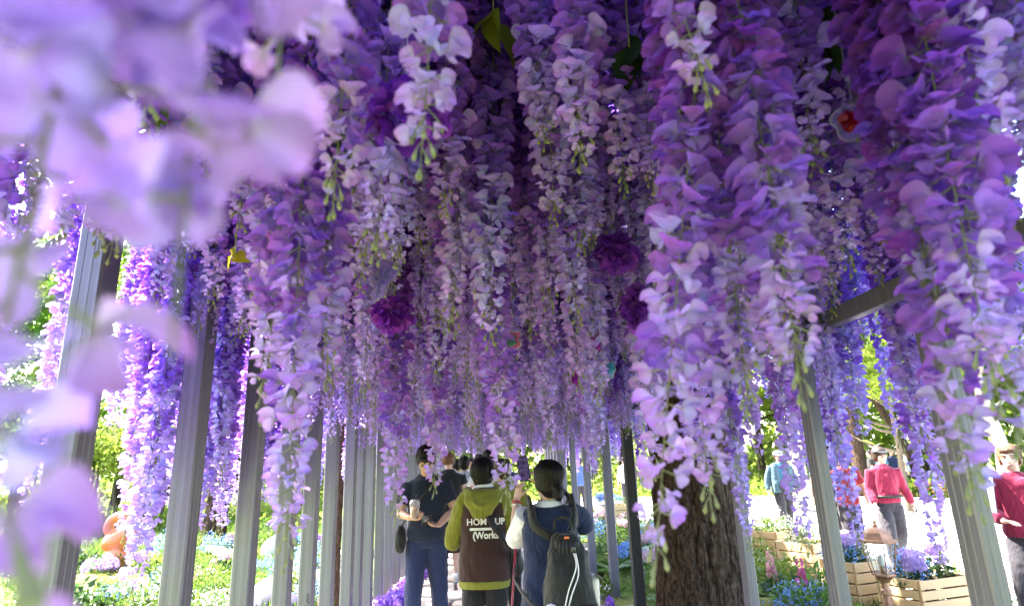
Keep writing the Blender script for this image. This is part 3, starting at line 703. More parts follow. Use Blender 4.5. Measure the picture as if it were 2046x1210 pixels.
SP = [  # kind, px, py (base), scale, label, heads, nheads
 ('dark', 148, 1172, 1.15, 'dark green lobed shrub left of the orange figure', None, 0), ('fern', 115, 1150, .9, 'pale feathery fern at the left edge of the garden', None, 0),
 ('dark', 120, 1222, .8, 'lilac hydrangea low in front of the dark shrub', 'lilac', 3), ('mid', 232, 1222, .8, 'bright blue small-flowered plant in front of the orange figure', 'tinyblue', 0),
 ('mid', 300, 1228, .8, 'small white-flowered plant right of the orange figure', 'tinywhite', 0), ('fresh', 330, 1150, .9, 'fresh green leafy plant behind the hanging strand near the orange figure', None, 0),
 ('mid', 425, 1120, 1.1, 'blue small-flowered plant between the second and third left posts', 'tinyblue', 0), ('fine', 400, 1190, 1.1, 'feathery yellow green shrub between second and third left posts', None, 0),
 ('dark', 448, 1150, .7, 'pale pink hydrangea between the second and third left posts', 'pink', 3), ('mid', 415, 1228, .9, 'white-flowered plant low between second and third left posts', 'tinywhite', 0),
 ('mid', 435, 1070, 1.0, 'lilac hydrangea with scattered heads behind the blue flowers', 'lilac', 4), ('dark', 540, 1075, .8, 'violet hydrangea between the third and fourth left posts', 'violet', 3),
 ('mid', 525, 1150, .7, 'blue small-flowered plant beside the lilac figure', 'tinyblue', 0), ('fresh', 590, 1180, 1.0, 'bright green plant between the fourth and fifth left posts', 'tinywhite', 0),
 ('fine', 592, 1090, 1.1, 'round feathery green shrub between the fourth and fifth left posts', None, 0), ('mid', 585, 1025, 1.0, 'pink lilac hydrangea further back between fourth and fifth left posts', 'lilac', 4),
 ('fresh', 630, 1100, .9, 'violet headed hydrangea between the fifth and sixth left posts', 'violet', 4), ('fresh', 632, 1200, .9, 'white headed hydrangea between the fifth and sixth left posts', 'white', 4)]
for kind, px, py, sc, lab, hd, nh in SP:
    x, y = at_g(px, py); plant(kind, x, y, sc, lab, None, hd, nh)
GL = {'dark': 'dark leafy shrub growing in the flower garden outside the tunnel', 'fresh': 'fresh green leafy plant in the flower garden outside the tunnel', 'mid': 'mid green shrub in the flower garden outside the tunnel', 'fern': 'light green fern in the flower garden outside the tunnel', 'fine': 'feathery yellow green shrub in the flower garden outside the tunnel'}
def fill(n, ok, ymin, ymax, sx):
    c = 0; tries = 0; placed = []
    while c < n and tries < 6000:
        tries += 1; y = rnd.uniform(ymin, ymax); x = rnd.uniform(*sx) * y
        if not ok(x, y) or any((x - a) ** 2 + (y - b) ** 2 < 0.26 for a, b in placed): continue
        placed.append((x, y)); c += 1; k = rnd.choice(['dark', 'fresh', 'mid', 'fern', 'fine', 'mid']); hd = rnd.choice(['lilac', 'pink', 'blue', 'white', 'tinyblue', 'tinyblue', None, None, 'lilac', 'pink'])
        if k in ('fern', 'fine'): hd = None
        hn = {'tinyblue': 'small blue flowers', 'tinywhite': 'small white flowers'}.get(hd, f'round {hd} flower heads')
        lab = GL[k] if hd is None else GL[k].replace(' growing', '').replace(' in the', f' with {hn} in the')
        plant(k, x, y, rnd.uniform(.75, 1.25), lab, 'garden plants: ' + (hn if hd else k + ' foliage'), hd, rnd.randint(3, 5))
fill(52, lambda x, y: x < -1.95, 7.0, 12.5, (-.85, -.2))
def plaza_x(y): return np.interp(y, [e[0] for e in ()] or [0, 4, 6, 9.4, 12, 15], [3.1, 3.5, 3.95, 4.9, 5.5, 5.9])
fill(46, lambda x, y: 1.75 < x < plaza_x(y) - 1.0 and (x - 2.1) ** 2 + (y - 5.35) ** 2 > .6, 5.2, 15, (.1, .8))
for i, (px, py, k, sc, lab, hd) in enumerate(((1448, 1200, 'fresh', 1.1, 'bright fresh green plant right of the great trunk', None), (1450, 1140, 'fresh', .9, 'bright green leafy plant behind the one beside the great trunk', None),
     (1590, 1215, 'mid', .9, 'blue small-flowered plant below the foxglove', 'tinyblue'), (1640, 1195, 'mid', .7, 'blue small-flowered plant left of the second right post', 'tinyblue'), (1915, 1195, 'fine', 1.3, 'grassy bamboo-like shrub right of the front planter box', None),
     (1205, 1185, 'fresh', .9, 'bright green plant between the two dark right posts', None), (1228, 1130, 'fern', 1.1, 'yellow green fern beside the black post', None), (2010, 1190, 'mid', .9, 'pale pink hydrangea at the right edge', 'pink'))):
    x, y = at_g(px, py); plant(k, x, y, sc, lab, None, hd, 3)
# violet blossom clumps along the foot of the inner walls
CL = mound_leaves(77, 700, .05, .2, .24, (0.25, .10, .55), (.55, .38, .8), SMALLP[0][:2], .5, 'blossoms'); CL.materials[0] = M['petal']
for i in range(26):
    s = -1 if i % 5 else 1; y = 4.6 + i * .34
    t = thing('violet_blossom_clump', 'clump of violet artificial blossoms at the foot of the left posts' if s < 0 else 'clump of violet artificial blossoms at the foot of the right posts', 'flowers', ((XL + .28) if s < 0 else (XR - .3), y, 0.01), rnd.uniform(0, 6), 'violet clumps along the left posts' if s < 0 else 'violet clumps along the right posts')
    o = link('blossom_mass', CL, t); o['kind'] = 'stuff'; t.scale = [rnd.uniform(.5, .8)] * 3; o.scale = (1, 1, rnd.uniform(.8, 1.5))
# moss mounds
for i, (px, py, s_, lab) in enumerate(((160, 1195, 1.3, 'long mossy bank below the orange figure'), (300, 1150, 1.0, 'olive moss mound right of the orange figure'), (480, 1110, .7, 'moss mound beside the third left post'), (600, 1195, .6, 'golden moss mound between fourth and fifth left posts'), (1490, 1205, .8, 'golden moss patch right of the great trunk'), (1230, 1195, .5, 'golden moss patch left of the great trunk'))):
    x, y = at_g(px, py); bm = bmesh.new(); ball(bm, (0, 0, 0), (.75 * s_, .45 * s_, .17 * s_), 40, 24)
    for v in bm.verts: v.co *= 1 + .22 * noise.noise(v.co * 4 + Vector((i, 0, 0))) + .08 * noise.noise(v.co * 16)
    tag(bm_obj('moss_mound', bm, M['moss'], None, True, (x, y, gz(x, y) - .02)), lab, 'moss')
# grass and ground cover
def grass(name, n, region, L, ca, cb, lab):
    r = np.random.default_rng(n); A = Acc(); P = []
    while len(P) < n:
        y = r.uniform(*region[2:]); x = r.uniform(region[0], region[1]) * (y if region[1] < 3 else 1)
        if region[0] < 0 and x > -1.8: continue
        if region[0] >= 0 and (x < 1.5 or (y < 15 and x > plaza_x(y) - .08)): continue
        if noise.noise(Vector((x * .8, y * .8, 3))) < -.12: continue
        P.append((x, y, gz(x, y)))
    P = np.array(P); d = r.normal(0, .5, (n, 3)); d[:, 2] = 1
    scatter(A, (np.array([(0, -.05, 0), (.5, -.045, .03), (1, 0, -.12), (.5, .045, .03)]), np.array([(0, 1, 2, 3)])), P, d, L * r.uniform(.5, 1.4, n), lcols(n, ca, cb, r), jitter=.8, r=r)
    tag(link(name, A.mesh(name, M['leaf'])), lab, None, None, 'stuff')
grass('grass', 42000, (-1.0, -.2, 7.0, 17.0), .17, (.06, .11, .018), (.17, .26, .04), 'long bright grass covering the garden left of the tunnel')
grass('ground_cover', 16000, (.08, .9, 5.2, 15.0), .10, (.07, .11, .02), (.17, .24, .045), 'low green ground cover between tunnel and plaza')
r = np.random.default_rng(88); A = Acc(); n = 26000
P = np.stack([r.uniform(-24, 24, n), r.uniform(15.5, 30, n), r.random(n) * .5], -1)
keep = ~((P[:, 0] > -2.5) & (P[:, 0] < np.interp(P[:, 1], [13.5, 16, 19, 22, 24.5, 27], [16, 14, 13, 11, 6, 2]) + .2) & (P[:, 1] > 15) & (P[:, 1] < 27)); P = P[keep]; n = len(P)
scatter(A, LEAF1, P, r.normal(size=(n, 3)) + np.array([0, 0, .6]), r.uniform(.10, .26, n), lcols(n, (.12, .20, .03), (.32, .42, .07), r), jitter=.7, r=r)
tag(link('undergrowth', A.mesh('undergrowth', M['far_leaf'])), 'undergrowth covering the ground of the wood', None, None, 'stuff')
r = np.random.default_rng(89); A = Acc(); n = 5200
tt = r.random(n); X = np.interp(tt, [0, .35, .7, 1], [17.2, 14.9, 13.3, 11.2]) + r.uniform(.2, 1.6, n); Yb = np.interp(tt, [0, .35, .7, 1], [12.5, 16, 19, 22]) + r.uniform(0, .6, n)
P = np.stack([X, Yb, .1 + r.random(n) * .45], -1); cols = lcols(n, (.12, .18, .03), (.28, .33, .08), r); red = r.random(n) < .25; cols[red] = (.62, .16, .18)
scatter(A, LEAF1, P, r.normal(size=(n, 3)) + np.array([0, 0, .6]), r.uniform(.08, .2, n), cols, jitter=.7, r=r)
tag(link('flowerbed_border', A.mesh('flowerbed_border', M['far_leaf'])), 'low flowering border along the far edge of the plaza', None, None, 'stuff')

# ================================================================ planters
def planter(px, py, Y, w, d, h, rz, label, heads, fol='dark', rows=4):
    p = at(px, py, Y); x, y = p.x, p.y
    t = thing('planter_box', label, 'planter', (x, y, 0.006), rz); sh = h / rows
    def sl(size, loc, rot=0):
        bm = bmesh.new(); box(bm, (0, 0, 0), size, None, .004); o = bm_obj('slat', bm, M['wood'], t, False, loc); o.rotation_euler.z = rot
    for k in range(rows):
        z = sh * (k + .5)
        for s in (-1, 1):
            sl((w, .02, sh - .014), (0, s * d / 2, z)); sl((d - .045, .02, sh - .014), (s * (w / 2 - .011), 0, z), math.pi / 2)
    for sx in (-1, 1):
        for sy in (-1, 1):
            bm = bmesh.new(); box(bm, (0, 0, 0), (.04, .035, h - .01)); bm_obj('corner_post', bm, M['wood'], t, False, (sx * (w / 2 - .045), sy * (d / 2 - .032), h / 2))
    bm = bmesh.new(); box(bm, (0, 0, 0), (w - .06, d - .06, .02)); bm_obj('soil', bm, M['pot_soil'], t, False, (0, 0, h - .07))
    pt = thing('planted_' + ('hydrangea' if heads in HEADC else 'flowers'), label.replace('planter box', 'plants growing in the planter box').replace('slatted ', ''), 'plant', (x, y, h - .06), rz)
    for q in (-1, 1):
        o = link('foliage', rnd.choice(FOL[fol]), pt, (q * w * .22, 0, 0)); o.scale = (w * .9, d * .95 + .1, .85); o['kind'] = 'stuff'
    if heads in HEADC:
        for i in range(7):
            o = link('flower_head', HEADS[heads][i % 2], pt, (rnd.uniform(-.4, .4) * w, rnd.uniform(-.4, .4) * d, .20 + rnd.uniform(-.05, .08))); o.scale = [rnd.uniform(.8, 1.2)] * 3
        o = link('small_flowers', BLUEF, pt, (-w * .3, 0, .05)); o['kind'] = 'stuff'
    else:
        o = link('small_flowers', WHITEF, pt, (0, 0, .05)); o.scale = (1.3, 1.1, 1.1); o['kind'] = 'stuff'
planter(1702, 1130, 6.9, .44, .44, .42, .35, 'tall square pale wooden slatted planter box left of the lantern', 'lilac')
planter(1838, 1130, 6.25, .66, .46, .36, .30, 'wide pale wooden slatted planter box right of the lantern', 'lilac')
planter(1543, 1060, 9.6, .62, .55, .45, .55, 'pale slatted planter box furthest back, near the great trunk', None, 'fresh')
planter(1612, 1090, 8.2, .55, .55, .45, .5, 'slatted planter box half behind the second right post', None, 'mid')
planter(1220, 990, 15.5, .9, .6, .5, .2, 'small distant slatted planter box between the right posts', 'blue', 'mid')
# ---- lantern
M['copper'] = pbr('copper_brown_paint', (0.36, 0.19, 0.11), 0.45, 0.35, 0.3, 18, 0.25, 50)
M['glass'] = NT('lantern_glass').done if False else None
t = NT('lantern_glass'); M['glass'] = t.done(t.n('MixShader', {0: 0.18, 1: t.n('BsdfTransparent', {'Color': (0.9, 0.92, 0.9)}).outputs[0], 2: t.n('BsdfGlossy', {'Roughness': 0.08}).outputs[0]}))
lp = at(1766, 1150, 5.7); t = thing('garden_lantern', 'copper brown six-sided lantern on a fluted post in front of the planter boxes', 'lantern', (lp.x, lp.y, 0))
def hexring(bm, rings, n=6, rot=0.26):
    pr = []
    for r_, z in rings: pr.append([bm.verts.new((r_ * math.cos(rot + 2 * math.pi * k / n), r_ * math.sin(rot + 2 * math.pi * k / n), z)) for k in range(n)])
    for a, b in zip(pr, pr[1:]):
        for k in range(n): bm.faces.new((a[k], a[(k + 1) % n], b[(k + 1) % n], b[k]))
    bm.faces.new(list(reversed(pr[0]))); bm.faces.new(pr[-1])
zt = at(1762, 1075, 5.7).z   # shoulder of the roof
def lathe_part(name, rings, n, m, rot=0.26):
    bm = bmesh.new(); hexring(bm, rings, n, rot); return bm_obj(name, bm, m, t, False)
zb = zt - .30
lathe_part('post', [(.09, 0), (.09, .04), (.05, .07), (.034, .12), (.034, zb - .16), (.045, zb - .15), (.045, zb - .12), (.034, zb - .11), (.03, zb - .06), (.06, zb - .03), (.075, zb - .025)], 12, M['copper'])
for k in range(6):
    a = k * math.pi / 3; bm = bmesh.new(); tube(bm, [(math.cos(a) * .034, math.sin(a) * .034, .13), (math.cos(a) * .034, math.sin(a) * .034, zb - .17)], [.006, .006], n=6, sub=1); bm_obj('flute', bm, M['copper'], t)
lathe_part('base_tray', [(.055, zb - .024), (.09, zb - .005), (.098, zb), (.098, zb + .012), (.085, zb + .016)], 6, M['copper'])
lathe_part('roof', [(.150, zt - .03), (.158, zt - .018), (.156, zt - .006), (.128, zt + .0), (.122, zt + .02), (.118, zt + .028), (.105, zt + .055), (.075, zt + .085), (.035, zt + .10), (.02, zt + .105)], 6, M['copper'])
lathe_part('finial', [(.02, zt + .106), (.026, zt + .115), (.012, zt + .128), (.018, zt + .14), (.008, zt + .155), (.003, zt + .18)], 10, M['copper'])
for k in range(6):
    a = .26 + k * math.pi / 3; p0 = Vector((math.cos(a) * .088, math.sin(a) * .088, zb + .014)); p1 = Vector((math.cos(a) * .136, math.sin(a) * .136, zt - .03))
    bm = bmesh.new(); tube(bm, [p0, p0.lerp(p1, .5) + Vector((math.cos(a), math.sin(a), 0)) * .006, p1], [.0055] * 3, n=5, sub=2); bm_obj('frame_bar', bm, M['copper'], t)
    a2 = a + math.pi / 3; bm = bmesh.new(); f = [Vector((math.cos(q) * r_, math.sin(q) * r_, z)) for q, r_, z in ((a, .085, zb + .016), (a2, .085, zb + .016), (a2, .133, zt - .032), (a, .133, zt - .032))]
    c0 = sum(f, Vector()) / 4; f = [c0 + (v - c0) * .95 for v in f]; bm.faces.new([bm.verts.new(v) for v in f]); bmesh.ops.solidify(bm, geom=bm.faces[:], thickness=.002); bm_obj('pane', bm, M['glass'], t, False)
M['bulbglass'] = pbr('white_bulb', (0.75, 0.73, 0.7), 0.3)
bm = bmesh.new(); tube(bm, [(0, 0, zb + .017), (0, 0, zb + .07)], [.018, .018], n=10, sub=1); bm_obj('socket', bm, M['copper'], t)
bm = bmesh.new(); tube(bm, [(0, 0, zb + .071), (0, 0, zb + .09), (0, 0, zb + .15), (0, 0, zb + .17)], [.012, .024, .022, .004], n=12, sub=3); bm_obj('bulb', bm, M['bulbglass'], t)
# ---- foxgloves
M['pinkpetal'] = leafy('pink_petal', 0.4, 0.5, 0.01, 0.2, 1.0, 0.3)
def foxglove(px, py, h, label, col):
    x, y = at_g(px, py); t = thing('foxglove', label, 'plant', (x, y, 0)); A = Acc(); r = np.random.default_rng(int(px)); n = 60
    k = r.random(n); a = r.uniform(0, 6.28, n); P = np.stack([np.cos(a) * .01, np.sin(a) * .01, .18 + k * (h - .2)], -1); d = np.stack([np.cos(a), np.sin(a), -.6 + 0 * a], -1)
    V, Q, u, w = petal_grid(3, 3, .5, .9, 1.5, .3, 0, 0, .8, 0); scatter(A, (V, Q), P, d, .055 * (1.15 - k * .75), lcols(n, np.array(col) * .7, col, r), jitter=.2, r=r)
    o = link('blossoms', A.mesh('blossoms', M['pinkpetal']), t); o['kind'] = 'stuff'
    bm = bmesh.new(); tube(bm, [(0, 0, 0), (.01, 0, h * .5), (0, .01, h)], [.006, .005, .002], n=5, sub=2); bm_obj('stem', bm, M['stem'], t)
    o = link('foliage', FOL['dark'][0], t); o.scale = (.75, .75, .55); o['kind'] = 'stuff'
foxglove(1607, 1195, .50, 'pink foxglove spike between great trunk and second right post', (.75, .16, .42)); foxglove(1546, 1175, .50, 'paler pink foxglove spike nearer the great trunk', (.8, .45, .5))

# ---- orange and lilac garden figures (smooth glossy sculptures)
M['orange'] = pbr('orange_gloss', (0.50, 0.14, 0.035), 0.35, vary=.04, coat=.3); M['lilacgloss'] = pbr('lilac_gloss', (0.62, 0.48, 0.78), 0.25, vary=.03, coat=.5); M['black'] = pbr('black_gloss', (0.01, .01, .01), 0.25)
M['whitegloss'] = pbr('white_gloss', (0.78, 0.74, 0.80), 0.3, vary=.03, coat=.4); M['cream'] = pbr('cream_gloss', (.78, .70, .42), .4, vary=.03)
ox, oy = at_g(224, 1172); sc_ = oy / 1210 / .98
t = thing('orange_figure', 'glossy orange balloon-like creature figure sitting on the moss', 'sculpture', (ox, oy, gz(ox, oy) + .02)); t.scale = [sc_ * 1.0] * 3
bm = bmesh.new()      # units: photo pixels, x right, z up
tube(bm, [(-24, 0, 3), (-24, 0, 20), (-14, 0, 30)], [12, 14, 10], n=16, sub=4); ball(bm, (2, 0, 20), (24, 20, 24)); tube(bm, [(-14, -8, 18), (-10, -10, 34), (8, -12, 40), (26, -14, 33)], [9, 9.5, 9, 8], n=14, sub=5)
ball(bm, (-2, 0, 58), (26, 20, 20)); tube(bm, [(0, 0, 60), (16, 0, 72), (30, 0, 78)], [20, 17, 14], n=18, sub=4)
tube(bm, [(-12, 0, 74), (-19, 0, 82), (-13, 0, 96), (0, 0, 101), (9, 0, 94), (6, 0, 82), (-6, 0, 74)], [8, 10, 11, 11, 10, 9, 8], n=16, sub=5)
ball(bm, (-5, 0, 85), (11, 7, 12))
o = bm_obj('body', bm, M['orange'], t); md = o.modifiers.new('fuse', 'REMESH'); md.mode = 'VOXEL'; md.voxel_size = 1.6; md.use_smooth_shade = True; sm = o.modifiers.new('soften', 'SMOOTH'); sm.factor = .8; sm.iterations = 8
bm = bmesh.new(); ball(bm, (-1, -8.5, 86), (3.6, 2.2, 4.2)); bm_obj('eye', bm, M['black'], t)
bm = bmesh.new(); ball(bm, (32, -11, 84), (4.5, 3, 5)); bm_obj('cheek', bm, M['cream'], t)
lx, ly = at_g(545, 1215); t = thing('lilac_figure', 'glossy lilac rounded sculpture between the third and fourth left posts', 'sculpture', (lx, ly, gz(lx, ly)))
bm = bmesh.new(); tube(bm, [(-.1, 0, .0), (-.12, 0, .14), (.0, 0, .24), (.14, 0, .22)], [.14, .16, .14, .1], n=20, sub=5); ball(bm, (.16, 0, .1), (.13, .12, .1), 20, 14); bm_obj('body', bm, M['lilacgloss'], t)
lx, ly = at_g(538, 1120); t = thing('white_figure', 'pale pinkish white rounded sculpture behind the lilac one', 'sculpture', (lx, ly, gz(lx, ly)))
bm = bmesh.new(); tube(bm, [(0, 0, 0), (.02, 0, .18), (.14, 0, .32), (.2, 0, .34)], [.14, .16, .12, .05], n=20, sub=5); bm_obj('body', bm, M['whitegloss'], t)
lx, ly = at_g(1237, 1030); t = thing('white_figure', 'white dome-shaped sculpture seen between right posts left of the great trunk', 'sculpture', (lx, ly, 0))
bm = bmesh.new(); tube(bm, [(0, 0, 0), (0, 0, .2), (.02, 0, .42), (.04, 0, .5)], [.26, .26, .15, .04], n=20, sub=5); bm_obj('body', bm, M['whitegloss'], t)
# ================================================================ people
def skin_mat(name, col):
    t = NT(name); co = t.coord(); f = t.noise(co, 40, 4)
    c = t.mix(t.ramp(f, [(.35, 0.), (.7, 1.)]), col, tuple(x * .88 for x in col))
    return t.done(t.n('BsdfPrincipled', {'Base Color': c, 'Roughness': .5, 'Subsurface Weight': .12, 'Subsurface Radius': (.02, .008, .004), 'Specular IOR Level': .4}))
SK = skin_mat('skin', (.50, .30, .21)); SK2 = skin_mat('skin_fair', (.58, .38, .29))
def cloth(name, col, fold=.5, weave=220, rough=.85, sheen=.15, scale=7):
    col = tuple(x * (.68 if max(col) < .7 else .9) for x in col); t = NT(name); co = t.coord(); f = t.noise(co, scale, 3, .5, .8); w = t.noise(co, weave, 2)
    st = t.noise(t.coord((1, 1, .35)), scale * 1.6, 2, .5, 1.5)
    c = t.mix(t.ramp(w, [(.3, 0.), (.7, 1.)]), tuple(x * .82 for x in col), tuple(min(1, x * 1.12) for x in col))
    nb = t.bump(st, fold, .03); nb2 = t.bump(w, .15, .002, nb)
    return t.done(t.n('BsdfPrincipled', {'Base Color': c, 'Roughness': rough, 'Sheen Weight': sheen, 'Specular IOR Level': .25, 'Normal': nb2}))
def hairmat(name, col):
    t = NT(name); co = t.coord((60, 60, 5)); f = t.noise(co, 2.5, 4, .6, .6)
    c = t.mix(f, tuple(x * .5 for x in col), tuple(x * 1.7 for x in col))
    return t.done(t.n('BsdfPrincipled', {'Base Color': c, 'Roughness': .5, 'Specular IOR Level': .22, 'Normal': t.bump(f, .5, .006)}))
HB = hairmat('black_hair', (.005, .004, .004)); HBR = hairmat('brown_hair', (.13, .065, .035)); HD = hairmat('dark_brown_hair', (.045, .028, .02))
M['lips'] = pbr('lips', (.42, .14, .12), .45); M['eye'] = pbr('dark_eye', (.02, .015, .012), .15); M['rubber'] = pbr('shoe_rubber', (.7, .68, .62), .7)
def fuse(o, vox, it=4):
    md = o.modifiers.new('fuse', 'REMESH'); md.mode = 'VOXEL'; md.voxel_size = vox; md.use_smooth_shade = True
    s = o.modifiers.new('soften', 'SMOOTH'); s.factor = .6; s.iterations = it
V3 = Vector
def hand(bm, wrist, d, palm_n, side, curl=.5, s=1.0, spread=.12):
    """five fingers; d = direction of the fingers, palm_n = way the palm faces, side = +1 thumb towards d x palm_n"""
    d = V3(d).normalized(); pn = V3(palm_n); pn = (pn - d * pn.dot(d)).normalized(); a = d.cross(pn) * side
    w = V3(wrist); L = .085 * s
    tube(bm, [w - d * .01, w + d * L * .5, w + d * L], [(.026 * s, .018 * s), (.038 * s, .016 * s), (.040 * s, .013 * s)], right=a, n=12, sub=3)
    for i, (off, ln) in enumerate(((.030, .068), (.010, .077), (-.010, .072), (-.029, .056))):
        p = w + d * (L - .008) + a * off * s; dd = (d + a * off * spread * 30).normalized(); q = [p]
        for k, part in enumerate((.45, .32, .23)):
            dd = (dd + pn * curl * (.75 + .2 * k)).normalized(); q.append(q[-1] + dd * ln * part * s)
        tube(bm, q, [.0090 * s, .0086 * s, .0078 * s, .0062 * s], n=8, sub=2)
    p = w + d * L * .25 + a * .028 * s; d1 = (d * .7 + a * .8 + pn * .35).normalized(); q1 = p + d1 * .035 * s; d2 = (d * .9 + a * .2 + pn * (.3 + curl * .5)).normalized(); q2 = q1 + d2 * .032 * s; q3 = q2 + (d2 + pn * curl * .4).normalized() * .024 * s
    tube(bm, [p, q1, q2, q3], [.014 * s, .011 * s, .0098 * s, .0072 * s], n=8, sub=2)
def person(label, loc, rz, H, spec):
    """local frame: the person faces +y, own right hand is at +x"""
    P = spec; k = H / 1.7; root = thing('person', label, 'person', loc, rz); S = P.get('build', 1.0) * k
    lean = P.get('lean', 0.0); fl = P.get('far', False); vox = P.get('vox', .009 if not fl else .014)
    pel = V3((0, 0, .93 * k)); wa = V3((0, lean * .25, 1.06 * k)); ch = V3((0, lean * .65, 1.26 * k)); sh = V3((0, lean, 1.40 * k)); nk = V3((0, lean + P.get('bow', 0) * .4, 1.47 * k)); hd = nk + V3((P.get('hx', 0), P.get('bow', 0), .115 * k))
    rt = V3((1, 0, 0)); shw = .175 * S
    arms = P['arms']; legs = P.get('legs') or ((V3((.10, 0, .49)), V3((.10, -.02, .09))), (V3((-.10, 0, .49)), V3((-.10, -.02, .09))))
    bm = bmesh.new()
    tube(bm, [pel - V3((0, 0, .07 * k)), pel, wa, ch, sh - V3((0, 0, .01)), sh + V3((0, 0, .035 * k))], [(.15 * S, .11 * S), (.155 * S, .11 * S), (.13 * S, .095 * S), (.155 * S, .105 * S), (.165 * S, .085 * S), (.07 * S, .055 * S)], right=rt, n=18, sub=3)
    tube(bm, [sh, nk, nk + (hd - nk) * .4], [.062 * S, .052 * k, .05 * k], n=12, sub=2)
    # head: skull and jaw, rotated by tilt
    tilt = P.get('tilt', 0); turn = P.get('turn', 0); HR = Matrix.Rotation(turn, 3, 'Z') @ Matrix.Rotation(-tilt, 3, 'X')
    def h(v): return hd + HR @ (V3(v) * k)
    ball(bm, h((0, -.012, .02)), (.078 * k, .095 * k, .092 * k), 18, 14, HR); ball(bm, h((0, .028, -.045)), (.056 * k, .062 * k, .066 * k), 16, 12, HR)
    tube(bm, [h((0, .082, .012)), h((0, .100, -.022)), h((0, .092, -.034))], [.008 * k, .013 * k, .011 * k], n=8, sub=2)
    for s in (-1, 1): ball(bm, h((s * .079, -.01, -.01)), (.010 * k, .018 * k, .028 * k), 10, 8, HR); ball(bm, h((s * .04, .055, -.02)), (.02 * k,) * 3, 10, 8)
    for s, (el, wr, hs) in zip((1, -1), arms):
        so = V3((s * shw, lean, 1.375 * k)); el, wr = V3(el) * k, V3(wr) * k
        tube(bm, [so, so.lerp(el, .5), el, el.lerp(wr, .35), wr], [.052 * S, .045 * S, .037 * S, .038 * S, .026 * k], n=12, sub=3)
        hand(bm, wr, hs[0], hs[1], hs[2], hs[3] if len(hs) > 3 else .4, k)
    for s, (kn, an) in zip((1, -1), legs):
        hp = V3((s * .085 * S, 0, .90 * k)); kn, an = V3(kn) * k, V3(an) * k
        tube(bm, [hp, hp.lerp(kn, .5), kn, kn.lerp(an, .35), an], [.088 * S, .073 * S, .052 * S, .054 * S, .036 * k], n=14, sub=3)
        fd = V3(P.get('foot', (0, 1, 0))); tube(bm, [an - V3((0, .03, .03)) * k, an + fd * .07 * k - V3((0, 0, .045)) * k, an + fd * .16 * k - V3((0, 0, .06)) * k], [(.035 * k, .035 * k), (.04 * k, .028 * k), (.035 * k, .015 * k)], n=10, sub=3)
    body = bm_obj('body', bm, P.get('skin', SK), root); fuse(body, P.get('bvox', .0085 if not fl else .012), 2)
    # face
    if P.get('face', True):
        for s in (-1, 1):
            b2 = bmesh.new(); ball(b2, h((s * .030, .074, .004)), (.012 * k, .006 * k, .005 * k), 10, 8, HR); bm_obj('eye', b2, M['eye'], root)
            b2 = bmesh.new(); tube(b2, [h((s * .046, .070, .022)), h((s * .030, .080, .027)), h((s * .014, .083, .022))], [.003 * k, .0042 * k, .003 * k], n=5, sub=2); bm_obj('eyebrow', b2, P.get('hair', HB), root)
        b2 = bmesh.new(); tube(b2, [h((-.024, .080, -.060)), h((0, .090, -.057)), h((.024, .080, -.060))], [(.004 * k, .004 * k), (.007 * k, .008 * k), (.004 * k, .004 * k)], n=6, sub=3); bm_obj('mouth', b2, M['lips'], root)
    # hair
    if P.get('hair'):
        b2 = bmesh.new(); st = P.get('hstyle', 'short'); hv = P.get('hvol', 1.0)
        ball(b2, h((0, -.022, .034)), (.089 * k * hv, .100 * k * hv, .090 * k * hv), 20, 14, HR)
        if st in ('short', 'bob', 'tail', 'curl'): ball(b2, h((0, -.050, -.02)), (.078 * k * hv, .064 * k, .085 * k), 16, 12, HR)
        for s in (-1, 1): ball(b2, h((s * .070, -.012, .002)), (.020 * k, .048 * k, (.062 if st != 'short' else .045) * k), 12, 10, HR)
        if st != 'tail': ball(b2, h((0, .050, .070)), (.066 * k, .042 * k, .030 * k), 14, 10, HR)
        if st == 'tail':
            tube(b2, [h((0, -.08, -.02)), h((.006, -.128, -.045)), h((.0, -.14, -.085)), h((.0, -.125, -.105))], [.030 * k, .036 * k, .036 * k, .015 * k], n=12, sub=3); tube(b2, [h((.03, -.135, -.05)), h((.075, -.13, -.075)), h((.09, -.12, -.12))], [.018 * k, .016 * k, .004 * k], n=8, sub=3)
        if st == 'bun': ball(b2, h((0, -.105, .01)), (.040 * k,) * 3, 12, 10)
        if st == 'curl':
            rr = random.Random(3)
            for i in range(26):
                a, e = rr.uniform(0, 6.28), rr.uniform(-.2, 1.5)
                if math.sin(a) > .35 and e < .8: continue
                ball(b2, h((math.cos(a) * math.cos(e) * .085, math.sin(a) * math.cos(e) * .09 - .02, math.sin(e) * .09 + .02)), .026 * k, 8, 6)
        ls = bmesh.new(); rr = random.Random(5); end = h((0, -.11, -.04)) if st == 'tail' else None
        for i in range(0 if fl else 210):
            a = rr.uniform(0, 6.283); e1 = rr.uniform(-.35, -.05) if math.sin(a) < .3 else rr.uniform(.55, .8); pts = []
            for q in range(6):
                e = 1.45 + (e1 - 1.45) * q / 5; aa = a + (0 if q == 0 else rr.uniform(-.06, .06)); rad = (1.035 + .03 * math.sin(q)) * hv
                pts.append(h((math.cos(aa) * math.cos(e) * .090 * rad, math.sin(aa) * math.cos(e) * .102 * rad - .022 - (.012 if math.sin(aa) < 0 else 0) * q / 5, math.sin(e) * .092 * rad + .034 - (.030 if st != 'short' and math.sin(a) < .3 else 0) * (q / 5) ** 2)))
            if end is not None and math.sin(a) < .6: pts = pts[:4] + [pts[4].lerp(end, .45), end]
            tube(ls, pts, [.003, .0055, .006, .0055, .004, .001], n=5, sub=2)
        if not fl: bm_obj('hair_strand', ls, P['hair'], root)['kind'] = 'stuff'
        o = bm_obj('hair', b2, P['hair'], root); fuse(o, .006 if not fl else .010, 2)
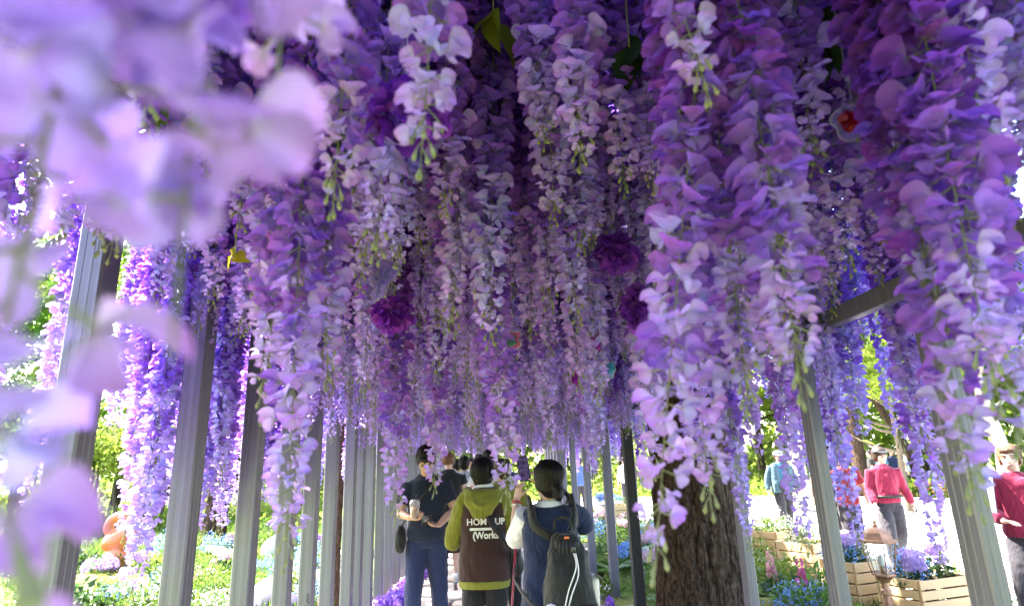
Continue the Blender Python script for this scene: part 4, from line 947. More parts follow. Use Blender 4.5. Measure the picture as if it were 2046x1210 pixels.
        tx = bpy.data.textures.new('hair_noise', 'CLOUDS'); tx.noise_scale = .022; dm = o.modifiers.new('tufts', 'DISPLACE'); dm.texture = tx; dm.strength = .012; dm.texture_coords = 'LOCAL'
    # top
    if P.get('top'):
        T = P['top']; ex = T.get('ex', .018); hem = T.get('hem', .90) * k; b2 = bmesh.new(); bot = V3((0, 0, hem)); puff_ = T.get('puff', 0)
        fl0 = T.get('flare', 0)
        tube(b2, [bot, bot + V3((0, 0, .05 * k)), pel + V3((0, 0, .04 * k)), wa, ch, sh - V3((0, 0, .01)), sh + V3((0, 0, .03 * k)), sh + V3((0, 0, .055 * k)) + (nk - sh) * .2],
             [(.150 * S + ex + fl0, .112 * S + ex + fl0), (.158 * S + ex + puff_ + fl0, .117 * S + ex + puff_ + fl0), (.155 * S + ex + puff_, .112 * S + ex + puff_), (.140 * S + ex + puff_, .10 * S + ex + puff_), (.158 * S + ex, .106 * S + ex), (.170 * S + ex * .6, .088 * S + ex), (.095 * S + ex * .5, .07 * S + ex * .6), (.060 * S + .012, .056 * S + .012)], right=rt, n=24, sub=3, sq=2.3)
        sl = T.get('sleeve', .5)
        for s, (el, wr, hs) in zip((1, -1), arms):
            so = V3((s * shw * .93, lean, 1.385 * k)); el, wr = V3(el) * k, V3(wr) * k; e2 = ex * .8 + .004
            if sl <= 0: continue
            if sl <= 1: pts = [so, so.lerp(el, sl * .5), so.lerp(el, sl)]; rr_ = [.058 * S + e2, .052 * S + e2 + .002, .047 * S + e2 + .008]
            else:
                f_ = sl - 1; pts = [so, so.lerp(el, .5), el, el.lerp(wr, f_ * .5), el.lerp(wr, f_)]; rr_ = [.056 * S + e2, .049 * S + e2 + puff_ * .5, .042 * S + e2 + puff_ * .5, .040 * S + e2 + puff_ * .4, .028 * k + e2]
            tube(b2, pts, rr_, n=16, sub=4)
        o = bm_obj(T['name'], b2, T['mat'], root); fuse(o, .008 if not fl else .012, 5)
        if T.get('mat2'):      # second colour by region
            pass
        tx = bpy.data.textures.get('fold_noise') or bpy.data.textures.new('fold_noise', 'CLOUDS'); tx.noise_scale = .11; dm = o.modifiers.new('folds', 'DISPLACE'); dm.texture = tx; dm.strength = T.get('fold', .018); dm.mid_level = .5; dm.texture_coords = 'LOCAL'
        P['_top'] = o
    if P.get('legs_mat'):
        b2 = bmesh.new(); lw = P.get('lw', .022)
        if P.get('skirt'):
            tube(b2, [pel + V3((0, 0, .06 * k)), pel - V3((0, 0, .1 * k)), V3((0, 0, .55 * k)), V3((0, 0, P['skirt'] * k))], [(.15 * S, .115 * S), (.175 * S, .14 * S), (.19 * S, .15 * S), (.21 * S, .16 * S)], right=rt, n=24, sub=4)
        else:
            tube(b2, [pel + V3((0, 0, .07 * k)), pel, pel - V3((0, 0, .10 * k))], [(.150 * S, .112 * S), (.165 * S, .122 * S), (.150 * S, .115 * S)], right=rt, n=22, sub=3)
            for s, (kn, an) in zip((1, -1), legs):
                hp = V3((s * .083 * S, 0, .88 * k)); kn, an = V3(kn) * k, V3(an) * k
                tube(b2, [hp, hp.lerp(kn, .5), kn, kn.lerp(an, .5), an + (kn - an).normalized() * .0], [.085 * S + lw * .6, .072 * S + lw, .055 * S + lw, .050 * S + lw, .040 * k + lw], n=16, sub=5)
        o = bm_obj('skirt' if P.get('skirt') else 'trousers', b2, P['legs_mat'], root); fuse(o, .009 if not fl else .013, 4)
        tx = bpy.data.textures.get('trouser_noise') or bpy.data.textures.new('trouser_noise', 'CLOUDS'); tx.noise_scale = .09; dm = o.modifiers.new('folds', 'DISPLACE'); dm.texture = tx; dm.strength = .02; dm.mid_level = .5; dm.texture_coords = 'LOCAL'
    for s, (kn, an) in zip((1, -1), legs):
        an = V3(an) * k; fd = V3(P.get('foot', (0, 1, 0))); b2 = bmesh.new()
        tube(b2, [an - fd * .055 * k - V3((0, 0, .04 * k)), an + fd * .0 - V3((0, 0, .035 * k)), an + fd * .09 * k - V3((0, 0, .05 * k)), an + fd * .19 * k - V3((0, 0, .066 * k))], [(.036 * k, .034 * k), (.044 * k, .045 * k), (.048 * k, .034 * k), (.032 * k, .018 * k)], n=14, sub=4); bm_obj('shoe', b2, P.get('shoe', M['rubber']), root)
    return root, h, k
def rel(loc, rz, v): return V3(loc) + Matrix.Rotation(rz, 3, 'Z') @ V3(v)
NAVY = cloth('navy_jersey', (.014, .022, .05), .35); NAVY2 = cloth('navy_trousers', (.022, .035, .10), .5); NAVYK = cloth('navy_knit', (.016, .028, .085), .5, 140); BLK = cloth('black_cloth', (.014, .014, .016), .4); WHT = cloth('white_cotton', (.72, .73, .78), .7); OLIVE = cloth('olive_sweatshirt', (.24, .25, .028), .7, 160)
BROWN = cloth('brown_sweatshirt', (.045, .018, .014), .45, 160); RED1 = cloth('coral_red_shirt', (.42, .045, .055), .9); RED2 = cloth('crimson_shirt', (.34, .018, .065), .9); BLUEJ = cloth('light_blue_jacket', (.075, .14, .19), .9); TEAL = cloth('teal_blue_shirt', (.05, .16, .27), .4); GREYT = cloth('charcoal_trousers', (.045, .04, .05), .6)
KHAKI = cloth('dark_olive_nylon', (.013, .014, .011), .7, 300, .6); M['nylon_black'] = cloth('black_nylon', (.012, .012, .013), .6, 300, .5)
M['phone'] = pbr('phone_body', (.02, .02, .024), .2); M['screen'] = None
t = NT('phone_screen'); co = t.coord((1, 1, 1), 'Generated'); f = t.noise(co, 6, 3)
M['screen'] = t.done(t.n('Emission', {'Color': t.mix(t.ramp(f, [(.4, 0.), (.6, 1.)]), (.05, .04, .10), (.22, .16, .36)), 'Strength': .05}))
def strap(bm, pts, w, th, nrm_c):
    """flat band through pts; faces away from the axis point nrm_c"""
    P_, _ = smooth_path(pts, [(0,)] * len(pts), 6); prev = None
    for i, p in enumerate(P_):
        tn = (P_[min(i + 1, len(P_) - 1)] - P_[max(i - 1, 0)]).normalized(); out = (p - V3((nrm_c[0], nrm_c[1], p.z))).normalized(); sd = tn.cross(out).normalized(); out = sd.cross(tn)
        q = [bm.verts.new(p + sd * w * a + out * th * b) for a, b in ((-.5, 0), (.5, 0), (.5, 1), (-.5, 1))]
        if prev:
            for m in range(4): bm.faces.new((prev[m], prev[(m + 1) % 4], q[(m + 1) % 4], q[m]))
        else: bm.faces.new(q)
        prev = q
    bm.faces.new(list(reversed(prev)))
    bmesh.ops.recalc_face_normals(bm, faces=bm.faces[:])
def phone(loc, rot, label, screen_side=1, on=True):
    t = thing('mobile_phone', label, 'phone', loc); t.rotation_euler = rot
    bm = bmesh.new(); box(bm, (0, 0, 0), (.074, .0085, .155), None, .003); bm_obj('case', bm, M['phone'], t)
    bm = bmesh.new(); box(bm, (0, screen_side * .0046, 0), (.067, .0006, .145)); bm_obj('screen', bm, M['screen'] if on else M['phone'], t, False)
    for q in range(2):
        bm = bmesh.new(); tube(bm, [(-.02, -screen_side * .004, .06 - q * .022), (-.02, -screen_side * .0062, .06 - q * .022)], [.007, .007], n=12, sub=1); bm_obj('camera_lens', bm, M['eye'], t)
    return t
def floor_at(px, Y, z=.045): p = at(px, 930, Y); return V3((p.x, Y, z))

# --- 1. man in navy with iced drink, facing the camera, looking down at his phone
L1 = floor_at(853, 5.7, .045); Z1 = math.pi + .06
arm1 = (((.235, .07, 1.13), (.13, .27, 1.10), ((-.55, .55, .15), (-.6, .0, .6), -1, .55)), ((-.25, .05, 1.14), (-.12, .26, 1.03), ((.65, .6, .10), (-.2, .1, 1), 1, .35)))
person('man in navy polo and blue trousers with an iced drink, looking at his phone', L1, Z1, 1.69, dict(arms=arm1, lean=.02, bow=.085, tilt=.75, hair=HB, hstyle='short', skin=SK, build=1.0, vox=.008, bvox=.007,
       top=dict(name='polo_shirt', mat=NAVY, sleeve=.72, hem=.88, ex=.018, puff=.006), legs_mat=NAVY2, lw=.026, legs=((V3((.11, .07, .50)), V3((.12, .02, .09))), (V3((-.11, -.02, .49)), V3((-.13, -.12, .10)))), shoe=M['phone']))
P1 = [o for o in COL.objects if o.name == 'person'][0]; P1.scale = (.965,) * 3
q = rel(L1, Z1, V3((.085, .345, 1.16)) * .96)
t = thing('iced_coffee_cup', 'clear takeaway cup of iced coffee held by the man in navy', 'cup', q)
t_ = NT('cup_plastic'); M['cup'] = t_.done(t_.n('MixShader', {0: .22, 1: t_.n('BsdfTransparent').outputs[0], 2: t_.n('BsdfPrincipled', {'Base Color': (.8, .8, .8), 'Roughness': .15}).outputs[0]})); M['coffee'] = pbr('iced_coffee', (.20, .065, .025), .15, vary=.3, nscale=40)
bm = bmesh.new(); tube(bm, [(0, 0, -.06), (0, 0, .03)], [.030, .039], n=20, sub=1); bm_obj('coffee', bm, M['coffee'], t)
bm = bmesh.new(); tube(bm, [(0, 0, -.062), (0, 0, .062)], [.032, .045], n=20, sub=1, cap=False); bm_obj('cup_wall', bm, M['cup'], t)
bm = bmesh.new(); tube(bm, [(0, 0, .062), (0, 0, .068), (0, 0, .085), (0, 0, .092)], [.047, .046, .036, .020], n=20, sub=2); bm_obj('lid', bm, M['cup'], t)
bm = bmesh.new(); tube(bm, [(0, 0, .0), (.012, 0, .13)], [.004, .004], n=8, sub=1); bm_obj('straw', bm, M['eye'], t)
phone(rel(L1, Z1, V3((-.020, .345, 1.085)) * .96), (R(-62), R(90), .1), 'phone held in the left hand of the man in navy', 1)
t = thing('shoulder_bag', 'small black crossbody bag at the hip of the man in navy', 'bag', rel(L1, Z1, V3((.235, .02, .93)) * .965), Z1)
bm = bmesh.new(); tube(bm, [(0, -.02, -.09), (0, 0, -.06), (0, 0, .03), (0, 0, .08)], [(.035, .08), (.05, .11), (.045, .10), (.02, .07)], right=(1, 0, 0), n=16, sub=3, sq=3); bm_obj('pouch', bm, M['nylon_black'], t)
bm = bmesh.new(); strap(bm, [(-.00, .02, .07), (-.10, .135, .20), (-.235, .145, .36), (-.34, .09, .49), (-.36, -.02, .515), (-.28, -.13, .44), (-.06, -.12, .16), (0, -.03, .06)], .032, .004, (-.235, -.01)); bm_obj('strap', bm, M['nylon_black'], t)

# --- 2. person in brown and olive hooded sweatshirt, back to the camera
L2 = floor_at(964, 4.55, .045); Z2 = -.05
arm2 = (((.245, .03, 1.09), (.14, .22, 1.24), ((-.2, .4, .9), (-.5, .2, 0), 1)), ((-.25, .02, 1.09), (-.13, .20, 1.10), ((.6, .4, .5), (0, -.3, 1), 1)))
p2, h2, k2 = person('person in a brown and olive hooded sweatshirt, seen from behind', L2, Z2, 1.60, dict(arms=arm2, hair=HB, hstyle='bob', hvol=1.06, face=False, build=.94, skin=SK2, tilt=-.12,
       top=dict(name='sweatshirt', mat=BROWN, sleeve=0, hem=.76, ex=.032, puff=.020), legs_mat=BLK, lw=.024, shoe=M['phone']))
k = 1.60 / 1.7; S = .94 * k
bm = bmesh.new()
for s, (el, wr, hs) in zip((1, -1), arm2):
    so = V3((s * .150 * S, 0, 1.405 * k)); el, wr = V3(el) * k, V3(wr) * k
    tube(bm, [so + V3((-s * .03, 0, .015)), so.lerp(el, .30), so.lerp(el, .65), el + V3((0, 0, -.02)), el.lerp(wr, .5), el.lerp(wr, .93)], [.070, .074, .070, .064, .054, .042], n=18, sub=4)
tube(bm, [(0, 0, 1.37 * k), (0, 0, 1.43 * k), (0, 0, 1.465 * k)], [(.172, .115), (.138, .10), (.08, .08)], right=(1, 0, 0), n=22, sub=3)
o = bm_obj('sleeve', bm, OLIVE, p2); fuse(o, .008, 5); tx = bpy.data.textures['fold_noise']; dm = o.modifiers.new('folds', 'DISPLACE'); dm.texture = tx; dm.strength = .03; dm.texture_coords = 'LOCAL'; o['label'] = 'olive raglan sleeves and shoulder yoke'
bm = bmesh.new()      # hood lying on the back
tube(bm, [(-.105, .03, 1.465 * k), (-.115, -.05, 1.455 * k), (-.06, -.115, 1.43 * k), (.06, -.115, 1.43 * k), (.115, -.05, 1.455 * k), (.105, .03, 1.465 * k)], [.024, .035, .040, .040, .035, .024], n=12, sub=5)
tube(bm, [(0, -.09, 1.455 * k), (0, -.150, 1.38 * k), (0, -.165, 1.30 * k), (0, -.150, 1.21 * k)], [(.125, .035), (.135, .040), (.085, .032), (.014, .012)], right=(1, 0, 0), n=20, sub=4)
tube(bm, [(-.09, -.12, 1.445 * k), (-.05, -.185, 1.37 * k), (.03, -.195, 1.345 * k), (.09, -.13, 1.43 * k)], [.016, .018, .018, .014], n=8, sub=4)
o = bm_obj('hood', bm, OLIVE, p2); fuse(o, .008, 3)
bm = bmesh.new(); tube(bm, [(0, 0, .745 * k), (0, 0, .75 * k), (0, 0, .785 * k), (0, 0, .80 * k)], [(.178, .145), (.186, .153), (.192, .158), (.184, .152)], right=(1, 0, 0), n=36, sub=3, sq=2.3); bm_obj('hem_band', bm, OLIVE, p2)
bm = bmesh.new(); tube(bm, [(-.06, .05, 1.475 * k), (-.03, -.062, 1.495 * k), (.05, -.058, 1.495 * k), (.075, .04, 1.475 * k)], [.017] * 4, n=8, sub=5); bm_obj('collar', bm, WHT, p2)
M['print_white'] = pbr('print_white', (.62, .62, .58), .7)
def back_text(s, x, z, size, m, nm='lettering', bold=.0012, curve=.62, sx=1.0, yb=-.1905):
    me = text_mesh(nm, s, size, m, None, .0008, bold); 
    for v in me.vertices:
        X = -v.co.x * sx; xx = -X + x; zz = z + v.co.y; yy = yb + curve * (xx * xx) * 1.1 - .06 * (zz - 1.1) ; v.co = (xx, yy - v.co.z, zz)
    o = link(nm, me, p2); o['kind'] = 'stuff'; sw = o.modifiers.new('wrap', 'SHRINKWRAP'); sw.target = P2TOP; sw.wrap_method = 'PROJECT'; sw.use_project_x = False; sw.use_project_y = True; sw.use_project_z = False; sw.use_negative_direction = True; sw.use_positive_direction = True; sw.offset = .0025; sw.wrap_mode = 'OUTSIDE'
    return o
P2TOP = [c for c in p2.children if c.name.startswith('sweatshirt')][0]
back_text('HOM', -.035, 1.160, .064, M['print_white'], bold=.0010); back_text('UR', .135, 1.160, .060, M['print_white'], bold=.0022)
back_text('(Works', .028, 1.068, .066, M['print_white'], bold=.0022, sx=.9)
bm = bmesh.new()
gn = 14; vv = [[bm.verts.new((-.085 + .20 * i / gn, -.2, 1.104 + .018 * j)) for j in range(2)] for i in range(gn + 1)]
for i in range(gn): bm.faces.new((vv[i][0], vv[i + 1][0], vv[i + 1][1], vv[i][1]))
o = bm_obj('printed_bar', bm, M['print_white'], p2, False); sw = o.modifiers.new('wrap', 'SHRINKWRAP'); sw.target = P2TOP; sw.wrap_method = 'PROJECT'; sw.use_project_y = True; sw.use_negative_direction = True; sw.use_positive_direction = True; sw.offset = .002; sw.wrap_mode = 'OUTSIDE'
back_text('URBAN', .0, 1.113, .017, BROWN, bold=.0002, sx=1.6).modifiers['wrap'].offset = .004
p2.scale = (.94,) * 3; t = thing('sling_strap_bag', 'black sling strap running diagonally down the back of the hooded sweatshirt', 'bag', L2, Z2); t.scale = (.94,) * 3
bm = bmesh.new(); strap(bm, [(.05, -.195, 1.20), (.09, -.205, 1.13), (.17, -.19, 1.03), (.225, -.11, .94), (.235, .0, .90)], .045, .006, (0, 0)); bm_obj('strap', bm, M['nylon_black'], t)
bm = bmesh.new(); tube(bm, [(.235, .02, .93), (.245, .04, .83), (.24, .04, .76)], [(.03, .06), (.05, .09), (.03, .07)], right=(1, 0, 0), n=14, sub=3, sq=3); bm_obj('pouch', bm, M['nylon_black'], t)

# --- 3. woman with backpack raising her phone
L3 = floor_at(1092, 3.6, .045); Z3 = .10
arm3 = (((.20, .24, 1.24), (.03, .36, 1.55), ((-.35, .25, .7), (-.5, .4, -.1), 1, .5)), ((-.21, .22, 1.18), (-.16, .38, 1.46), ((.25, .25, .9), (.5, .3, -.3), -1, .45)))
p3, h3, k3 = person('woman with tied black hair and navy knit vest raising her phone', L3, Z3, 1.57, dict(arms=arm3, hair=HB, hstyle='tail', hvol=1.10, turn=.32, tilt=-.05, build=.92, skin=SK2, vox=.008, bvox=.007,
       top=dict(name='tee_shirt', mat=WHT, sleeve=.90, hem=.95, ex=.016, puff=.0), legs_mat=NAVY2, lw=.03))
k = 1.57 / 1.7; S = .92 * k
bm = bmesh.new(); tube(bm, [(0, 0, .68 * k), (0, 0, .8 * k), (0, 0, .97 * k), (0, 0, 1.1 * k), (0, 0, 1.27 * k), (0, -.002, 1.385 * k), (0, -.01, 1.44 * k)], [(.185, .155), (.185, .15), (.172, .14), (.163, .130), (.168, .128), (.160, .112), (.092, .076)], right=(1, 0, 0), n=28, sub=3, sq=2.4)
for s in (1,): tube(bm, [(s * .15 * S, 0, 1.40 * k), (s * .20, .04, 1.34 * k), (s * .235, .08, 1.27 * k)], [.06, .068, .060], n=14, sub=3)
o = bm_obj('knit_vest', bm, NAVYK, p3); fuse(o, .008, 4); dm = o.modifiers.new('folds', 'DISPLACE'); dm.texture = bpy.data.textures['fold_noise']; dm.strength = .025; dm.texture_coords = 'LOCAL'
bm = bmesh.new()
P_ = [V3((.062 * math.cos(a), .058 * math.sin(a) - .006, 1.475 * k - .012 * math.sin(a) - (.008 if math.sin(a) < 0 else 0))) for a in np.linspace(0, 2 * math.pi, 40)]
M['gold'] = pbr('gold', (.75, .50, .15), .25, 1.0)
for i, p in enumerate(P_): ball(bm, p, .0035, 6, 4)
o = bm_obj('necklace', bm, M['gold'], p3); o['kind'] = 'stuff'
bm = bmesh.new(); ball(bm, h3((0, -.108, -.035)), (.016, .012, .012)); bm_obj('hair_tie', bm, pbr('pink_tie', (.6, .3, .4), .5), p3)
bm = bmesh.new()
for s in (-1, 1):
    c0 = h3((s * .033, .092, .002)); pp = [c0 + Matrix.Rotation(.32, 3, 'Z') @ V3((.022 * math.cos(a), 0, .020 * math.sin(a))) for a in np.linspace(0, 2 * math.pi, 16)]; tube(bm, pp, [.0014] * 16, n=4, sub=1); tube(bm, [h3((s * .055, .09, .004)), h3((s * .084, -.005, .006))], [.0014, .0014], n=4, sub=1)
bm_obj('glasses', bm, M['gold'], p3)
bm = bmesh.new(); pw = V3(arm3[1][1]) * k; dd = (pw - V3(arm3[1][0]) * k).normalized(); tube(bm, [pw - dd * .035, pw - dd * .022], [.033, .033], n=16, sub=1); bm_obj('bracelet', bm, pbr('red_band', (.4, .03, .03), .5), p3)
bm = bmesh.new(); tube(bm, [pw - dd * .052, pw - dd * .042], [.034, .034], n=16, sub=1); bm_obj('wrist_watch', bm, pbr('silver_band', (.5, .5, .52), .3, .8), p3)
pp = at(1046, 936, 3.6 + .32)
phone(pp, (R(-14), R(-6), R(8)), 'phone held up in both hands by the woman with the backpack', -1)
# backpack
t = thing('backpack', 'dark olive backpack with a drawstring top worn by the woman raising her phone', 'backpack', L3, Z3 - .04); t.scale = (.93,) * 3; p3.scale = (.93,) * 3
bm = bmesh.new()
tube(bm, [(.05, -.26, .66), (.05, -.275, .72), (.055, -.275, .90), (.055, -.255, 1.06), (.05, -.235, 1.14), (.045, -.215, 1.18)], [(.12, .085), (.145, .115), (.140, .115), (.112, .095), (.08, .07), (.05, .045)], right=(1, 0, 0), n=26, sub=4, sq=2.8)
o = bm_obj('main_bag', bm, KHAKI, t); dm = o.modifiers.new('sub', 'SUBSURF'); dm.levels = 2; dm.render_levels = 2; dm = o.modifiers.new('folds', 'DISPLACE'); dm.texture = bpy.data.textures['fold_noise']; dm.strength = .03; dm.texture_coords = 'LOCAL'
bm = bmesh.new(); tube(bm, [(.055, -.36, .60), (.055, -.365, .72), (.055, -.355, .84)], [(.13, .04), (.15, .055), (.14, .035)], right=(1, 0, 0), n=22, sub=4, sq=3); o = bm_obj('front_pocket', bm, M['nylon_black'], t)
bm = bmesh.new()
for i in range(22):
    a = 2 * math.pi * i / 22; tube(bm, [V3((.055 + .028 * math.cos(a), -.275 + .02 * math.sin(a), 1.185)), V3((.055 + .062 * math.cos(a), -.285 + .055 * math.sin(a), 1.145)), V3((.055 + .078 * math.cos(a), -.28 + .07 * math.sin(a), 1.08))], [.009, .013, .007], n=6, sub=3)
o = bm_obj('gathered_top', bm, M['nylon_black'], t)
bm = bmesh.new(); tube(bm, [(.0, -.19, 1.20), (.01, -.20, 1.255), (.05, -.205, 1.27), (.09, -.20, 1.25), (.10, -.19, 1.19)], [(.007, .004)] * 5, n=6, sub=4); bm_obj('carry_loop', bm, KHAKI, t)
for s, nm in ((-1, 'shoulder_strap'), (1, 'shoulder_strap')):
    bm = bmesh.new(); x = s * .125 + .01
    strap(bm, [(.045 + s * .03, -.20, 1.15), (x * .85, -.165, 1.22), (x, -.115, 1.30), (x * 1.02, -.01, 1.365), (x, .09, 1.31), (x, .15, 1.17)], .052, .014, (0, 0)); bm_obj(nm, bm, KHAKI, t)
bm = bmesh.new(); strap(bm, [(-.20, .08, .98), (-.225, -.04, .93), (-.16, -.19, .84), (-.09, -.27, .78)], .024, .003, (0, 0)); bm_obj('lower_strap', bm, M['nylon_black'], t)
bm = bmesh.new(); tube(bm, [(.075, -.375, 1.10), (.08, -.40, 1.03), (.03, -.415, .92), (.0, -.42, .82), (-.02, -.42, .76)], [.0035] * 5, n=6, sub=5); tube(bm, [(.085, -.375, 1.10), (.09, -.405, 1.0), (.045, -.42, .9), (.01, -.425, .80)], [.0035] * 4, n=6, sub=5); o = bm_obj('drawcord', bm, M['print_white'], t); o['kind'] = 'stuff'
bm = bmesh.new(); box(bm, (.075, -.372, 1.115), (.028, .02, .035), None, .004); bm_obj('cord_lock', bm, M['phone'], t)
bm = bmesh.new(); box(bm, (.045, -.352, 1.175), (.026, .004, .012)); bm_obj('orange_tag', bm, pbr('orange_tag', (.75, .18, .03), .5), t)
t = thing('bottle', 'white round-topped flask in the left side of the dark backpack', 'bottle', rel(L3, Z3, V3((-.075, -.37, .775)) * .93)); bm = bmesh.new(); tube(bm, [(0, 0, -.15), (0, 0, .0), (0, 0, .04), (0, 0, .065), (0, 0, .074)], [.038, .040, .038, .024, .004], n=20, sub=4); bm_obj('flask', bm, M['whitegloss'], t)
bm = bmesh.new(); tube(bm, [(-.035, -.03, -.02), (-.055, -.035, -.04), (-.04, -.04, -.065), (-.02, -.04, -.05)], [.003] * 4, n=6, sub=4); bm_obj('carabiner', bm, M['gold'], t)
t = thing('bottle', 'beige tumbler in the right side pocket of the dark backpack', 'bottle', rel(L3, Z3, V3((.19, -.25, .90)) * .93)); bm = bmesh.new(); tube(bm, [(0, 0, -.14), (0, 0, .02), (0, 0, .04), (0, 0, .045)], [.027, .030, .024, .006], n=20, sub=3); bm_obj('tumbler', bm, pbr('beige_cup', (.62, .55, .45), .4), t)
# red trekking pole held between the two
a, b = at(1013, 1230, 4.05), at(1026, 1080, 4.05); b = a + (b - a); t = thing('walking_pole', 'dark red walking pole between the hooded person and the woman with the backpack', 'pole', (a.x - .03, a.y, .045))
bm = bmesh.new(); tube(bm, [(0, 0, 0), (b.x - a.x + .05, 0, b.z)], [.006, .008], n=8, sub=1); bm_obj('shaft', bm, pbr('dark_red_paint', (.22, .01, .02), .35), t)
bm = bmesh.new(); tube(bm, [(b.x - a.x + .05, 0, b.z + .001), (b.x - a.x + .055, 0, b.z + .1)], [.014, .015], n=10, sub=1); bm_obj('grip', bm, M['nylon_black'], t)

# --- people further down the tunnel
down = ((-.01, .02, -1), (0, 1, 0), 1, .4)
RESTA = (((.23, .0, 1.12), (.25, .07, .88), ((0, .15, -1), (-1, 0, 0), 1, .35)), ((-.23, .0, 1.12), (-.25, .07, .88), ((0, .15, -1), (1, 0, 0), -1, .35)))
t = NT('gingham'); co = t.coord((1, 1, 1)); ck = t.n('TexChecker', {'Vector': co, 'Scale': 48.0, 'Color1': (.75, .75, .75, 1), 'Color2': (.03, .03, .06, 1)}); ck2 = t.n('TexWave', {'Vector': co, 'Scale': 8.0}); GING = t.done(t.n('BsdfPrincipled', {'Base Color': t.mix(.35, ck.outputs[0], (.5, .5, .52)), 'Roughness': .8}))
up_arm = (((.22, .2, 1.2), (.06, .3, 1.46), ((-.2, .3, .8), (-.4, .5, 0), 1, .4)), ((-.22, .2, 1.2), (-.06, .3, 1.46), ((.2, .3, .8), (.4, .5, 0), -1, .4)))
person('brown-haired woman in a long black skirt behind the man in navy', floor_at(896, 8.8), .25, 1.66, dict(arms=RESTA, hair=HBR, hstyle='bun', hvol=1.1, turn=-.5, far=True, skin=SK2, build=1.05, top=dict(name='black_top', mat=BLK, sleeve=.5, hem=.85, ex=.02, puff=.01), legs_mat=BLK, skirt=.36))
person('person in a black and white gingham shirt beside the man in navy', floor_at(927, 9.4), .1, 1.62, dict(arms=RESTA, hair=HB, hstyle='short', far=True, build=1.05, top=dict(name='gingham_shirt', mat=GING, sleeve=.6, hem=.85, ex=.025, puff=.015), legs_mat=cloth('pale_trousers', (.5, .5, .5), .5), face=False))
L6 = floor_at(980, 6.9); person('black-haired person behind the hooded one, facing the camera with a raised phone', L6, math.pi, 1.63, dict(arms=up_arm, hair=HB, hstyle='bob', hvol=1.08, far=True, skin=SK2, top=dict(name='pale_top', mat=WHT, sleeve=.5, hem=.85, ex=.02, puff=.01), legs_mat=BLK))
phone(at(973, 922, 6.5), (0, R(90), 0), 'small phone with purple screen held up sideways behind the hooded person', -1)
person('person in an olive jacket half hidden right of the hooded one', floor_at(1003, 6.2), .3, 1.52, dict(arms=RESTA, hair=HD, hstyle='short', far=True, top=dict(name='olive_jacket', mat=OLIVE, sleeve=1.9, hem=.8, ex=.03, puff=.02), legs_mat=BLK, face=False))
FARP = 'distant visitor in the far part of the tunnel'
for i, (px, Y, c, hc, rz, lab) in enumerate(((912, 11.5, TEAL, HB, .0, 'distant visitor in a teal top deep in the tunnel'), (942, 12.5, WHT, HB, 3.0, 'distant visitor in white facing the camera deep in the tunnel'), (958, 10.8, BLK, HD, 3.2, 'distant visitor in dark clothes deep in the tunnel'), (1012, 13.0, NAVYK, HB, .1, 'distant visitor in navy at the right side deep in the tunnel'), (990, 14.5, WHT, HD, 0, 'furthest visitor in white at the end of the tunnel'), (900, 10.2, WHT, HB, .2, 'distant visitor in white by the left posts'))):
    person(lab, floor_at(px, Y), rz, 1.60 + .03 * (i % 3), dict(arms=RESTA, hair=hc, far=True, face=rz > 1, top=dict(name='shirt', mat=c, sleeve=.6, hem=.85, ex=.02, puff=.01), legs_mat=GREYT))
for i, (px, Y, c, lab) in enumerate(((1158, 19.5, cloth('royal_blue', (.08, .14, .45)), 'distant visitor in a blue jacket seen between the right posts'), (1248, 20.5, WHT, 'distant visitor in white seen left of the great trunk'), (1262, 21.5, BLK, 'distant visitor in black seen left of the great trunk'))):
    person(lab, floor_at(px, Y, .004), .4 * i, 1.66, dict(arms=RESTA, hair=HB, far=True, face=False, top=dict(name='shirt', mat=c, sleeve=1.8, hem=.85, ex=.02, puff=.01), legs_mat=GREYT))
# --- walkers on the plaza
def walk(a): return ((V3((.09, .12 * a, .50)), V3((.09, .20 * a - .05, .10))), (V3((-.09, -.02 * a, .50)), V3((-.09, -.30 * a, .13))))
def swing(a): return (((.25, -.07 * a, 1.14), (.27, .02 - .1 * a, .90), ((0, .2, -1), (-1, 0, 0), 1, .35)), ((-.25, .07 * a, 1.14), (-.25, .16 * a, .92), ((0, .3, -1), (1, 0, 0), -1, .35)))
def cap_on(h, k, root, m, brim, crown=True):
    bm = bmesh.new()
    if crown: ball(bm, h((0, -.012, .062)), (.098 * k, .108 * k, .070 * k), 18, 12)
    tube(bm, [h((0, .075, .055)), h((0, .125, .050)), h((0, .165, .036))], [(.085 * k, .008 * k), (.080 * k, .006 * k), (.045 * k, .004 * k)], right=(1, 0, 0), n=16, sub=4)
    if not crown:
        pp = [h((.096 * math.cos(a), .10 * math.sin(a) - .01, .052)) for a in np.linspace(0, 2 * math.pi, 24)]; tube(bm, pp, [(.004, .02)] * 24, n=6, sub=1)
    bm_obj('cap' if crown else 'sun_visor', bm, m, root)
LA = floor_at(1557, 12.4, .008); pa, ha, ka = person('older man in a pale blue jacket and grey cap walking on the plaza', LA, math.pi - .15, 1.60, dict(arms=(((.27, -.03, 1.13), (.30, .03, .90), ((0, .2, -1), (-1, 0, 0), 1, .35)), ((-.27, .05, 1.13), (-.31, .12, .92), ((0, .3, -1), (1, 0, 0), -1, .35))), hair=HD, far=True, build=1.08, tilt=.1, top=dict(name='shirt', mat=TEAL, sleeve=.4, hem=.92, ex=.012), legs_mat=GREYT, legs=walk(.8)))
k = ka; bm = bmesh.new()
